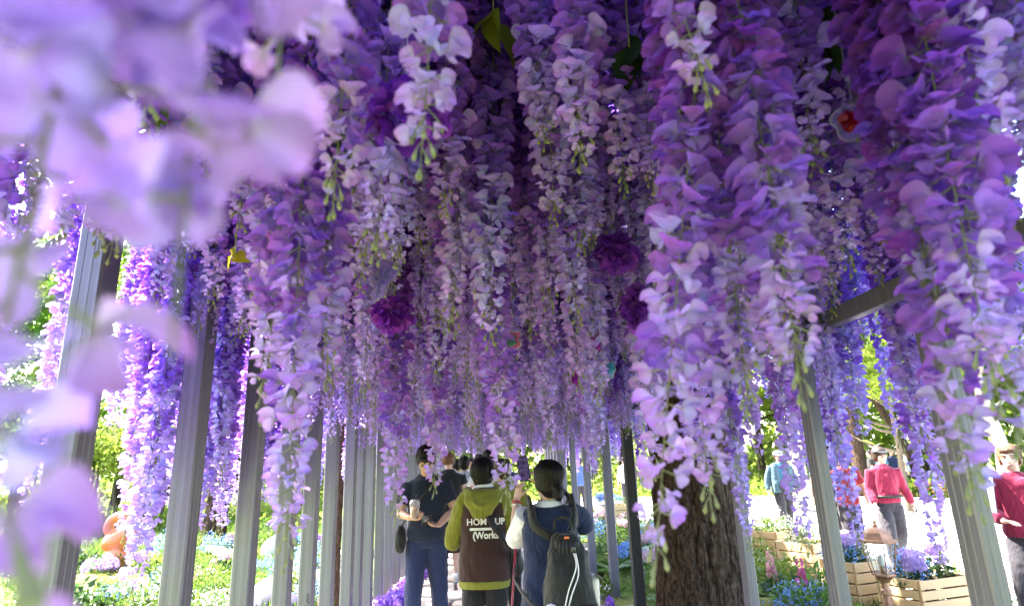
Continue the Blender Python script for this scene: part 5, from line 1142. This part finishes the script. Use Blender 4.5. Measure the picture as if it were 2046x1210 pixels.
for s in (-1, 1):
    tube(bm, [(s * .115, .0, .86 * k), (s * .12, 0, 1.0 * k), (s * .115, .0, 1.2 * k), (s * .10, 0, 1.38 * k), (s * .06, -.01, 1.44 * k)], [(.085, .15), (.085, .15), (.085, .142), (.08, .12), (.04, .06)], right=(1, 0, 0), n=16, sub=4, sq=2.6)
    el, wr = (V3((.27, -.03, 1.13)), V3((.30, .03, .90))) if s > 0 else (V3((-.27, .05, 1.13)), V3((-.31, .12, .92))); tube(bm, [V3((s * .155, 0, 1.385 * k)), el * k, (el * k).lerp(wr * k, .9)], [.075, .062, .046], n=14, sub=5)
o = bm_obj('open_jacket', bm, BLUEJ, pa); fuse(o, .012, 3); dm = o.modifiers.new('folds', 'DISPLACE'); dm.texture = bpy.data.textures['fold_noise']; dm.strength = .03; dm.texture_coords = 'LOCAL'
cap_on(ha, ka, pa, cloth('grey_cap', (.25, .27, .32), .2), 1)
bm = bmesh.new(); box(bm, (.0, .155, .97 * k), (.16, .07, .13), None, .02); bm_obj('waist_pouch', bm, GREYT, pa)
LB = floor_at(1762, 8.3, .008); pb, hb, kb = person('woman in a bright crimson zip-neck top and black sun visor striding on the plaza', LB, math.pi - .38, 1.57, dict(arms=(((.22, .0, 1.12), (.20, .16, .92), ((-.1, .3, -1), (-1, 0, 0), 1, .4)), ((-.23, -.06, 1.13), (-.31, -.06, .90), ((0, .1, -1), (1, 0, 0), -1, .35))), hair=HD, hstyle='curl', hvol=1.1, turn=.35, skin=SK2, build=.95, far=True, top=dict(name='zip_neck_top', mat=RED2, sleeve=1.92, hem=.93, ex=.016, puff=.004, fold=.02), legs_mat=GREYT, lw=.03, legs=walk(1.7)))
cap_on(hb, kb, pb, M['nylon_black'], 1, False)
bm = bmesh.new(); tube(bm, [(0, 0, .925), (0, 0, .955)], [(.170, .135)] * 2, right=(1, 0, 0), n=28, sub=1); bm_obj('belt_pouch_strap', bm, M['nylon_black'], pb)
LC = floor_at(1683, 8.8, .008); pc, hc_, kc = person('woman in a coral red short-sleeved top and pale visor walking left of the crimson one', LC, math.pi - .30, 1.55, dict(arms=(((.25, .02, 1.12), (.26, .08, .88), ((0, .2, -1), (-1, 0, 0), 1, .35)), ((-.25, .0, 1.12), (-.24, .14, .92), ((0, .3, -1), (1, 0, 0), -1, .35))), hair=HD, hstyle='curl', skin=SK2, build=.92, far=True, top=dict(name='red_top', mat=RED1, sleeve=.7, hem=.88, ex=.016, puff=.004), legs_mat=GREYT, legs=walk(1.3)))
cap_on(hc_, kc, pc, WHT, 1, False)
LD = floor_at(1650, 9.9, .008); person('person in dark clothes half hidden behind the woman in coral red', LD, math.pi - .3, 1.6, dict(arms=swing(.6), hair=HB, far=True, top=dict(name='dark_top', mat=NAVYK, sleeve=.6, hem=.88, ex=.02), legs_mat=GREYT, legs=walk(.8)))
LE = floor_at(2022, 5.1, .008); pe, he, ke = person('walker in a red jacket with a pale blue towel at the right edge', LE, math.pi - .80, 1.52, dict(arms=(((.24, .08, 1.12), (.12, .25, 1.05), ((-.6, .5, 0), (0, 0, -1), 1, .4)), ((-.26, .04, 1.13), (-.22, .22, 1.0), ((.2, .8, -.3), (1, 0, 0), -1, .35))), hair=HBR, hstyle='curl', skin=SK2, lean=.03, vox=.01, build=.92, top=dict(name='red_jacket', mat=RED2, sleeve=1.9, hem=.90, ex=.02, puff=.01, fold=.025), legs_mat=GREYT, lw=.03, legs=walk(1.0)))
bm = bmesh.new(); strap(bm, [(.14, -.06, 1.30), (.15, .03, 1.335), (.155, .12, 1.26), (.17, .17, 1.1), (.18, .18, .92)], .10, .006, (0, 0)); bm_obj('towel', bm, cloth('pale_blue_towel', (.55, .62, .78), .4), pe)
for i, (px, py, Y, c) in enumerate(((1742, 905, 19, BLK), (1760, 900, 20, TEAL), (1785, 905, 21, NAVYK), (1810, 905, 22, WHT))):
    person(('distant visitor in black beyond the woman in crimson', 'distant visitor in teal beyond the woman in crimson', 'distant visitor in navy near the small forked tree', 'distant visitor in white near the small forked tree')[i], floor_at(px, Y, .008), 1 + i, 1.62, dict(arms=RESTA, hair=HB, far=True, face=False, top=dict(name='shirt', mat=c, sleeve=.7, hem=.88, ex=.02), legs_mat=GREYT))
# ================================================================ hanging flowers
NEAR = [  # px, py of the tip, Y, length, first colour, label
 (-215, 1750, .19, 1.35, .42, 'out of focus pale lilac strand filling the left edge right in front of the lens', 60),
 (280, 700, .19, 0.9, .30, 'huge out of focus pink and lilac blossoms filling the upper left corner', 56),
 (585, 240, .34, 0.8, .15, 'blurred pale pink strand at the top beside the huge blossoms', 44),
 (842, 335, .78, 0.9, .35, 'pale strand ending in slender green buds above the purple ornament, upper left of centre', 46),
 (563, 1118, 1.18, 1.5, .42, 'pale lilac strand hanging lowest in front of the left posts, with long green tip', 50),
 (518, 825, 1.22, 1.2, .38, 'lilac strand ending in green buds in front of the third left post', 52),
 (655, 760, 1.25, 1.2, .2, 'pink lilac strand just right of the one with the green bud tip', 54),
 (672, 420, .95, 0.9, .05, 'large lilac strand at the upper left beside the yellow green leaf', 54),
 (1322, 1168, .93, 1.5, .45, 'sparse pale lilac strand hanging lowest in front of the great trunk', 42),
 (1602, 790, .88, 1.1, .32, 'full lilac strand ending in a forked green tip above the second right post', 60),
 (1500, 800, .98, 1.1, .22, 'broad violet strand in front of the great trunk, left of the forked green tip', 60),
 (1438, 1010, 1.05, 1.3, .38, 'lilac strand crossing the upper right edge of the great trunk', 54),
 (1950, 1010, .92, 1.4, .05, 'pale strand with green buds crossing the nearest right post', 52),
 (1890, 640, .9, 1.0, .0, 'large pink violet strand beside the red and blue ornament', 60),
 (2012, 800, .80, 1.2, .0, 'large mauve strand along the upper right edge of the picture', 56),
 (2044, 900, .9, 1.5, .05, 'violet strand above the walker at the right edge', 52),
 (1400, 200, .85, 0.8, .0, 'mauve strand at the top right of centre with a green sprig beside it', 54),
 (1000, 1010, 1.80, 1.5, .25, 'long lilac strand hanging in front of the raised phone', 54),
 (985, 835, 1.95, 1.1, .30, 'pale strand ending above the hooded woman', 54),
 (790, 1035, 2.30, 1.4, .25, 'lilac strand hanging left of the man with the iced drink', 54),
 (874, 985, 2.60, 1.4, .25, 'slim lilac strand hanging over the face of the man with the iced drink', 46)]
for i, (px, py, Y, L, s0, lab, dens) in enumerate(NEAR):
    p = at(px, py, Y)
    dx = .25 if px == 1322 else .0
    nd = put_detailed((p.x + dx, p.y, p.z + L), L, lab, 300 + i, int(dens * (1.25 if Y < .5 else 1.9)), (.042 if 999 < px < 1010 else .045 if Y > .5 else .058) * (.9 if s0 > .4 else 1), s0)
    nd.rotation_euler.y = math.asin(dx / L)
used = [(at(a, b, Y).x, at(a, b, Y).y) for a, b, Y, *_ in NEAR]
SIDE = [  # px, py tip, Y, L
 (1640, 1105, 2.25, 1.5, 'strand hanging in front of the second right post'), (1712, 1100, 2.75, 1.6, 'strand ending above the lantern'), (1690, 900, 2.5, 1.4, 'dense strand above the two women in red'),
 (1862, 1125, 2.45, 1.6, 'strand hanging left of the nearest right post, over the plaza'), (1835, 900, 2.7, 1.3, 'short strand beside the nearest right post'), (1462, 1095, 2.9, 1.4, 'strand crossing the third right post at the trunk'), (1498, 930, 2.8, 1.2, 'strand left of the man in the blue jacket'),
 (1340, 960, 2.4, 1.1, 'strand hanging at the left edge of the great trunk'), (1215, 965, 3.6, 1.1, 'strand beside the black post'), (1180, 930, 3.0, 1.1, 'strand above the backpack'), (1125, 895, 3.1, 1.0, 'strand above the head of the woman with the backpack'),
 (305, 1200, 2.66, 1.9, 'lowest strand left of the second left post, above the orange figure'), (325, 1100, 2.9, 1.8, 'full strand beside the second left post'), (330, 930, 2.8, 1.5, 'strand half behind the second left post'), (410, 960, 3.3, 1.6, 'strand between the second and third left posts'), (440, 900, 3.5, 1.5, 'strand left of the third left post'), (455, 1060, 3.5, 1.6, 'strand ending low beside the third left post'), (530, 940, 4.2, 1.4, 'strand between the third and fourth left posts'), (590, 900, 4.9, 1.3, 'strand between the fourth and fifth left posts')]
for px, py, Y, L, lab in SIDE:
    p = at(px, py, Y); L = L if Y < 2.6 and 0 else min(2.3, 3.9 - p.z); put_raceme((p.x, p.y, p.z + L), L, 'lilac ' + lab, 'strands of the side curtains', 'hd', rnd.choice((5, 6)), None, .92 if px > 1400 else 1.15); used.append((p.x, p.y))
EXTRA = [(1700, 330, 1.15, 'strand above the red and blue ornament'), (1775, 530, 1.25, 'strand reaching down to the right side rail'), (1560, 560, 1.2, 'strand left of the right side rail'), (1990, 520, .95, 'strand at the upper right corner'), (1180, 330, 1.2, 'strand right of the top centre'), (1085, 440, 1.5, 'strand at the top centre'), 
 (1440, 540, 1.1, 'strand between the two long ones over the great trunk'), (1650, 480, 1.3, 'strand left of the rail end'), (1920, 420, 1.0, 'strand beside the upper right corner'), (940, 420, 1.5, 'strand left of the top centre'), (1225, 800, 2.2, 'strand above the black post'), (1130, 780, 2.3, 'strand above the woman with the backpack'), (900, 760, 2.4, 'strand above the man in navy'), (760, 800, 2.3, 'strand over the close row of left posts')]
for px, py, Y, lab in EXTRA:
    p = at(px, py, Y); put_raceme((p.x, p.y, 3.9), 3.9 - p.z, 'lilac ceiling ' + lab, 'wisteria strands hanging from the tunnel ceiling', 'hd', 5 if 600 < py and px > 1200 or px < 800 else rnd.randrange(4), None, 1.1); used.append((p.x, p.y))
cand = []
ny = 110
for j in range(ny):
    y = .55 + j * .145
    for i in range(18):
        x = XL + .12 + i * (2.68 / 17.5) + rnd.uniform(-.05, .05); yy = y + rnd.uniform(-.06, .06)
        if yy > 13.5 or yy > 5 and rnd.random() < min(.55, (yy - 5) * .2): continue
        if any((x - a) ** 2 + (yy - b) ** 2 < .012 for a, b in used): continue
        tip = rnd.uniform(1.80, 2.32) + (.22 if x < -.85 and 1.5 < yy < 3.4 else 0); L = 3.9 - tip
        tip -= .16 * min(1, max(0, (yy - 3) / 3))
        if yy < 1.3 and abs(x) < .75 and rnd.random() < .75: continue
        if yy < .9 and rnd.random() < .5: continue
        L = 3.9 - tip; cand.append((x, yy, 3.9, L, 0))
for s, x0, x1 in ((-1, XL - .42, XL - .08), (1, XR + .16, XR + .62)):
    y = .7
    while y < 15.5:
        y += rnd.uniform(.04, .09); x = rnd.uniform(x0, x1)
        if s > 0 and (x - 1.9) ** 2 + (y - 5.35) ** 2 < .25: continue
        if s < 0 and ((x + 1.95) ** 2 + (y - 7.2) ** 2 < .03): continue
        if s < 0 and 1.2 < y < 2.45 and rnd.random() < .75: continue
        if y > 5 and rnd.random() < .65: continue
        deep = rnd.random() < (.30 if s > 0 else .45)
        L = rnd.uniform(1.3, 1.9) if not deep else rnd.uniform(1.9, 2.25); cand.append((x, y, 3.4, L, s))
cand += [(rnd.uniform(XL + .1, XR - .1), rnd.uniform(-2.2, -.3), 3.9, rnd.uniform(1.6, 1.9), 0) for _ in range(150)]  # strands behind the camera, out of view, added to shade the near blossoms
from bpy_extras.object_utils import world_to_camera_view
scene.render.resolution_x, scene.render.resolution_y = 1024, 605
bpy.context.view_layer.update()
def proj(p):
    v = world_to_camera_view(scene, cam, Vector(p)); return v.x * W0, (1 - v.y) * H0
CLEAR = [(765, 556, 1.75, 52), (1700, 240, 1.02, 115), (873, 788, 3.2, 20), (1192, 684, 2.6, 26), (1219, 735, 2.6, 20), (1022, 680, 2.3, 44), (830, 240, 1.15, 80), (782, 628, 2.0, 62), (1232, 505, 1.9, 62), (1272, 615, 2.0, 40), (722, 165, 1.2, 40), (912, 30, 1.5, 60), (1255, 70, 1.4, 50), (470, 490, 2.2, 30), (1325, 90, 1.4, 60), (1720, 575, 1.9, 150), (1660, 590, 2.0, 60), (1835, 700, 1.6, 50), (1860, 850, 1.6, 50), (410, 640, 2.6, 50), (440, 480, 2.6, 30), (505, 760, 3.2, 30), (1757, 925, 8.3, 44), (1557, 930, 12, 60), (1557, 1010, 12, 60), (1757, 1010, 8.3, 60), (1680, 930, 8.8, 24), (1318, 820, 4.5, 44), (218, 1125, 8.6, 70), (230, 640, 12, 60)]
def blocks(x, y, tip):
    for px, py, Y, w in CLEAR:
        if .15 < y < Y + .04:
            o_ = at(px, py, Y); zl = CAM_H + (o_.z - CAM_H) * y / Y
            if tip < zl and abs(proj((x, y, zl))[0] - px) < w / 2 + .045 * FPX / y: return True
    return False
cand = [c for c in cand if not blocks(c[0], c[1], c[2] - c[3])]
cand.sort(key=lambda c: (50 if c[1] < 0 else 0) + math.hypot(c[0], c[1]) + (0 if c[4] == 0 else .3) + (3 if c[1] < .8 else 0))
NOBJ = 240
COLS = [(200, 'at the far left'), (420, 'above the second left post'), (560, 'above the third left post'), (700, 'above the reddish trunk'), (800, 'above the left row of posts'), (900, 'above the man in navy'), (1010, 'above the hooded person'), (1120, 'above the raised phone'), (1230, 'above the backpack'), (1330, 'above the black post'), (1440, 'above the great trunk'), (1540, 'above the third right post'), (1660, 'above the second right post'), (1800, 'above the lantern'), (1940, 'above the nearest right post'), (9999, 'at the far right')]
ROWS = [(-60, 'tip beyond the top edge'), (60, 'tip at the top edge'), (160, 'tip just below the top edge'), (260, 'tip a fifth down'), (350, 'tip a quarter down'), (440, 'tip a third down'), (530, 'tip well above the middle'), (610, 'tip at half height'), (700, 'tip just below half height'), (800, 'tip two thirds down'), (9999, 'tip low in the picture')]
def clabel(x, y, z, s, L, v):
    px, py = proj((x, y, z - L)); c_ = next(n for k, n in COLS if px < k); r_ = next(n for k, n in ROWS if py < k)
    tone = 'palest lilac' if v > 6 or (y < 1.9 and v > 4) else 'paler' if v in (2, 4) else 'deep violet' if v in (0, 5) else 'violet'; ln = 'short' if L < 1.7 else 'long' if L > 1.95 else 'mid'
    if s: return (f"{ln} {tone} side strand {c_}, {r_}", ('left' if s < 0 else 'right') + ' side curtain')
    return (f'{ln} {tone} ceiling strand {c_}, {r_}', 'wisteria strands hanging from the tunnel ceiling')
srcs = {}
for ci_, (x, y, z, L, s) in enumerate(cand[:NOBJ]):
    v = rnd.randrange(7) if ci_ < NOBJ - 16 else 7 + ci_ % 2; hd = y < 1.9; v = v % 5 if hd else v; v = v if s == 0 else rnd.choice((5, 6, 4)) if hd else rnd.choice((7, 8, 4)); lab, grp = clabel(x, y, z, s, L, v)  # furthest of these take the light-paled variants
    t = put_raceme((x, y, z), L, lab, grp, 'hd' if hd else 'md', v, None, rnd.uniform(.95, 1.2))
    if not hd: srcs.setdefault(v, t)
# the rest reads as one mass: instances of the same strands
def gn_mass(name, pts, label):
    me = bpy.data.meshes.new(name); me.from_pydata([(p[0], p[1], p[2]) for p in pts], [], [])
    for an, ty, f in (('sc', 'FLOAT_VECTOR', lambda p: (1.12, 1.12, p[3] / 2)), ('rot', 'FLOAT_VECTOR', lambda p: (rnd.uniform(-.05, .05), rnd.uniform(-.05, .05), rnd.uniform(0, 6.28)))):
        a = me.attributes.new(an, ty, 'POINT'); a.data.foreach_set('vector', [q for p in pts for q in f(p)])
    a = me.attributes.new('vid', 'INT', 'POINT'); a.data.foreach_set('value', [(rnd.choice((7, 8, 7, 4, 2)) if rnd.random() < min(.85, (p[1] - 3.5) * .3) else rnd.choice((7, 8, 4, 7)) if p[4] else rnd.randrange(7)) for p in pts])  # further strands lean to the variants paled to stand for far light
    o = link(name, me); ng = bpy.data.node_groups.new(name, 'GeometryNodeTree')
    ng.interface.new_socket('Geometry', in_out='INPUT', socket_type='NodeSocketGeometry'); ng.interface.new_socket('Geometry', in_out='OUTPUT', socket_type='NodeSocketGeometry')
    N, Lk = ng.nodes, ng.links; gi = N.new('NodeGroupInput'); go = N.new('NodeGroupOutput'); out = N.new('GeometryNodeJoinGeometry')
    def attr(nm, ty):
        a = N.new('GeometryNodeInputNamedAttribute'); a.data_type = ty; a.inputs[0].default_value = nm; return a.outputs[0]
    e2r = N.new('FunctionNodeEulerToRotation'); Lk.new(attr('rot', 'FLOAT_VECTOR'), e2r.inputs[0])
    for ci in range(3):
        jn = N.new('GeometryNodeJoinGeometry')
        for v in sorted(srcs, reverse=True):
            ch = [c for c in srcs[v].children][ci]
            oi = N.new('GeometryNodeObjectInfo'); oi.transform_space = 'ORIGINAL'; oi.inputs['Object'].default_value = ch; oi.inputs['As Instance'].default_value = True
            Lk.new(oi.outputs['Geometry'], jn.inputs[0])
        ip = N.new('GeometryNodeInstanceOnPoints'); Lk.new(gi.outputs[0], ip.inputs['Points']); Lk.new(jn.outputs[0], ip.inputs['Instance'])
        ip.inputs['Pick Instance'].default_value = True; Lk.new(attr('vid', 'INT'), ip.inputs['Instance Index'])
        Lk.new(e2r.outputs[0], ip.inputs['Rotation']); Lk.new(attr('sc', 'FLOAT_VECTOR'), ip.inputs['Scale']); Lk.new(ip.outputs[0], out.inputs[0])
    Lk.new(out.outputs[0], go.inputs[0]); md = o.modifiers.new('strands', 'NODES'); md.node_group = ng
    return tag(o, label, None, None, 'stuff')
rest = cand[NOBJ:]
gn_mass('far_wisteria_mass', [c for c in rest if c[4] == 0], 'mass of violet wisteria strands hanging along the far part of the tunnel ceiling')
gn_mass('far_side_curtain', [c for c in rest if c[4] != 0], 'mass of lilac wisteria strands hanging outside the posts along the far tunnel sides')
print('racemes', len(cand))

# leafy roof mat, run on unseen behind the camera for its shade
r = np.random.default_rng(123); A = Acc(); n = 17500
P = np.stack([r.uniform(XL - .45, XR + .5, n), r.uniform(-2.5, 16.5, n), r.uniform(3.8, 4.1, n)], -1)
keep = np.array([noise.noise(Vector((p[0] * 1.8, p[1] * 1.8, 4))) > (-.22 if p[1] < 5 else -.22 + .13 * (p[1] - 5)) for p in P]); P = P[keep]; n = len(P)  # gaps widen with distance so more light reaches the far strands
d = r.normal(0, 1, (n, 3)); d[:, 2] = d[:, 2] * .5 - .35
cols = lcols(n, (0.02, .05, .015), (.09, .17, .03), r); yl = r.random(n) < .12; cols[yl] = (.34, .36, .03)
scatter(A, LEAF3, P, d, r.uniform(.08, .15, n), cols, jitter=.5, r=r)
V, Q, u, w = petal_grid(2, 2, .5, .9, .4, .4, 0, 0, .5, 0); n2 = 12000
P = np.stack([r.uniform(XL - .4, XR + .45, n2), r.uniform(-2.4, 16.5, n2), r.uniform(3.6, 3.92, n2)], -1)
scatter(A, (V, Q), P, r.normal(size=(n2, 3)), r.uniform(.04, .06, n2), lcols(n2, (.12, .045, .32), (.3, .16, .55), r), jitter=.8, r=r)
tag(link('ceiling_foliage', A.mesh('ceiling_foliage', M['roof_leaf'])), 'mat of green leaves and violet blossoms covering the tunnel roof', None, None, 'stuff')

# a few large leaves that show among the strands
BIGLEAF = leaf_arr(.36, 1.0, .25, .3, 6)
def big_leaf(px, py, Y, size, col, label, dirx=(0.2, 0, -1)):
    p = at(px, py, Y); A = Acc(); rr = np.random.default_rng(int(px + py))
    t = thing('leaf_spray', label, 'leaves', p)
    for i in range(3):
        B = Acc(); d = np.array([dirx]) + rr.normal(0, .45, (1, 3)); scatter(B, BIGLEAF, np.array([[0, 0, -.02 * i]]), d, [size * rr.uniform(.7, 1.1)], np.array([col]) * rr.uniform(.6, 1.1), jitter=.5, r=rr)
        link('leaf', B.mesh('leaf', M['leaf']), t)
    bm = bmesh.new(); tube(bm, [(0, 0, 3.9 - p.z), (.01, 0, (3.9 - p.z) * .5), (0, 0, -.04)], [.002] * 3, n=5, sub=2); bm_obj('stem', bm, M['stem'], t)
LV = (.38, .50, .03); DK = (.03, .07, .02)
for a in ((722, 165, 1.2, .10, LV, 'bright yellow green leaf glowing at the upper left of centre'), (712, 240, 1.22, .10, DK, 'dark green leaves below the glowing yellow green one'), (905, 30, 1.5, .13, DK, 'dark green leaves at the top left of centre'), (985, 20, 1.5, .14, (.22, .25, .02), 'dark leaves with yellow rims at the top centre'),
          (1255, 70, 1.4, .14, DK, 'dark green leaves at the top right of centre'), (1325, 90, 1.4, .10, (.25, .33, .04), 'green sprig with buds at the top right of centre'), (1625, 35, 1.3, .14, DK, 'dark green leaves near the top right'), (470, 490, 2.2, .10, (.45, .38, .02), 'yellow leaves beside the upper part of the second left post'),
          (1330, 145, 2.0, .10, (.42, .38, .03), 'yellow leaf among violet strands right of centre'), (1758, 455, 2.0, .09, (.42, .42, .03), 'yellow green leaves beside the nearest right post'), (305, 175, 1.3, .09, (.2, .32, .04), 'green leaves behind the huge blurred blossoms')):
    big_leaf(*a)

# ---- hanging acrylic ornaments
def film(name, col, trans=.55):
    t = NT(name); co = t.coord(); f = t.noise(co, 14, 4, .6, 1.5)
    c = t.mix(t.ramp(f, [(.3, 0.), (.7, 1.)]), tuple(x * .6 for x in col), tuple(min(1, x * 1.2) for x in col))
    p = t.n('BsdfPrincipled', {'Base Color': c, 'Roughness': .08, 'Specular IOR Level': .9, 'Normal': t.bump(f, .6, .01)}); q = t.n('BsdfTranslucent', {'Color': c}); z = t.n('BsdfTransparent', {'Color': c})
    m1 = t.n('MixShader', {0: .5, 1: p.outputs[0], 2: q.outputs[0]}); return t.done(t.n('MixShader', {0: trans, 1: m1.outputs[0], 2: z.outputs[0]}))
FM = {'violet': film('violet_film', (.42, .28, .80), .35), 'magenta': film('magenta_film', (.50, .04, .62), .2), 'red': film('red_film', (.65, .02, .05), .15), 'blue': film('blue_film', (.12, .50, .85), .15), 'teal': film('teal_film', (.1, .55, .5), .4), 'clear': film('clear_film', (.50, .42, .85), .45), 'orange': film('orange_film', (.45, .10, .03), .1), 'rose': film('rose_film', (.7, .2, .45), .4)}
M['rim'] = pbr('clear_rim', (.30, .25, .42), .2, spec=.6); M['thread'] = pbr('nylon_thread', (.5, .48, .55), .4)
def ornament(px, py, Y, wpx, hpx, tilt, mats, label, seed, petals=5):
    p = at(px, py, Y); k = Y / FPX; w, h = wpx * k / 2, hpx * k / 2; rr = random.Random(seed)
    t = thing('butterfly_ornament', label, 'ornament', p, rr.uniform(-.3, .3)); n = 36; out = []
    ph = [rr.uniform(0, 6.28) for _ in range(3)]
    for i in range(n):
        a = 2 * math.pi * i / n; q = 1 + .16 * math.sin(3 * a + ph[0]) + .12 * math.sin(5 * a + ph[1]) + .05 * math.sin(9 * a + ph[2])
        x, z = w * q * math.cos(a), h * q * math.sin(a); out.append(Vector((x * math.cos(tilt) - z * math.sin(tilt), 0.012 * math.sin(a * 2), x * math.sin(tilt) + z * math.cos(tilt))))
    def pane(nm, pts, m, off):
        bm = bmesh.new(); c0 = sum(pts, Vector()) / len(pts); cv = bm.verts.new(c0 + Vector((0, off, 0))); vv = [bm.verts.new(v + Vector((0, off, 0))) for v in pts]; md_ = [bm.verts.new((v + c0) / 2 + Vector((0, off - .006 * math.sin(i), 0))) for i, v in enumerate(pts)]
        for i in range(len(pts)): j = (i + 1) % len(pts); bm.faces.new((vv[i], vv[j], md_[j], md_[i])); bm.faces.new((md_[i], md_[j], cv))
        bmesh.ops.solidify(bm, geom=bm.faces[:], thickness=.0015); bm_obj(nm, bm, m, t)
    pane('film', out, FM[mats[0]], 0)
    if len(mats) > 1: pane('film_patch', [v * .62 + Vector((-w * .12, 0, -h * .05)) for v in out], FM[mats[1]], -.004)
    bm = bmesh.new(); tube(bm, out + out[:1], [.0012 * max(1, Y * .7)] * (n + 1), n=5, sub=1); bm_obj('rim', bm, M['rim'], t)
    top = max(out, key=lambda v: v.z); bm = bmesh.new(); tube(bm, [top, (top.x, 0, 3.9 - p.z)], [.0006, .0006], n=4, sub=1); bm_obj('thread', bm, M['thread'], t)
ornament(765, 556, 1.75, 52, 92, -.35, ('violet', 'clear'), 'clear violet wing-shaped acrylic ornament left of centre', 1)
ornament(1700, 240, 1.02, 115, 85, .45, ('clear', 'red'), 'red and blue iridescent acrylic butterfly ornament at the upper right', 2)
ornament(873, 788, 3.2, 20, 36, .1, ('magenta',), 'small magenta acrylic ornament above the man with the drink', 3); ornament(993, 824, 4.0, 20, 22, 0, ('magenta',), 'smallest magenta acrylic ornament above the hooded woman', 4)
ornament(1192, 684, 2.6, 26, 42, -.3, ('magenta',), 'magenta acrylic ornament right of centre below the ceiling', 5); ornament(1150, 755, 3.3, 18, 34, .2, ('magenta',), 'narrow magenta acrylic ornament left of the turquoise one', 6)
ornament(1219, 735, 2.6, 20, 32, .2, ('blue',), 'bright turquoise blue acrylic ornament right of centre', 7); ornament(1022, 680, 2.3, 44, 36, .5, ('rose', 'teal'), 'rose and teal iridescent ornament beside the long centre strand', 8)
ornament(1006, 735, 2.5, 16, 26, .2, ('orange',), 'small brown orange ornament between the two centre strands', 9); ornament(1522, 632, 2.2, 22, 30, .2, ('orange', 'rose'), 'brownish translucent ornament below the right side rail', 10)
M['deep'] = leafy('deep_violet_petal', .5, .5, .01, .25)
def puff(px, py, Y, wpx, hpx, label, seed):
    p = at(px, py, Y); k = Y / FPX; t = thing('violet_flower_ball', label, 'ornament', p); r = np.random.default_rng(seed); A = Acc(); n = 170
    d = r.normal(size=(n, 3)); d /= np.linalg.norm(d, axis=1, keepdims=True); P = d * np.array([wpx, (wpx + hpx) / 2, hpx]) * k / 2 * (.6 + .4 * r.random((n, 1)))
    V, Q, u, w = petal_grid(3, 3, .5, .9, .5, .4, .05, 0, .5, 0); scatter(A, (V, Q), P, d + r.normal(0, .5, (n, 3)), .038 * r.uniform(.7, 1.2, n), lcols(n, (.14, .015, .42), (.30, .05, .62), r), jitter=.5, r=r)
    o = link('blossoms', A.mesh('blossoms', M['deep']), t); o['kind'] = 'stuff'; bm = bmesh.new(); tube(bm, [(0, 0, 0), (0, 0, 3.9 - p.z)], [.0006, .0006], n=4, sub=1); bm_obj('thread', bm, M['thread'], t)
puff(812, 228, 1.15, 160, 110, 'large deep violet flower ball at the upper left of centre', 1); puff(782, 628, 2.0, 62, 50, 'deep violet flower ball below the clear violet ornament', 2)
puff(1232, 505, 1.9, 62, 62, 'deep violet flower ball among strands right of centre', 3); puff(1272, 615, 2.0, 40, 70, 'tall narrow deep violet flower ball left of the great trunk', 4)
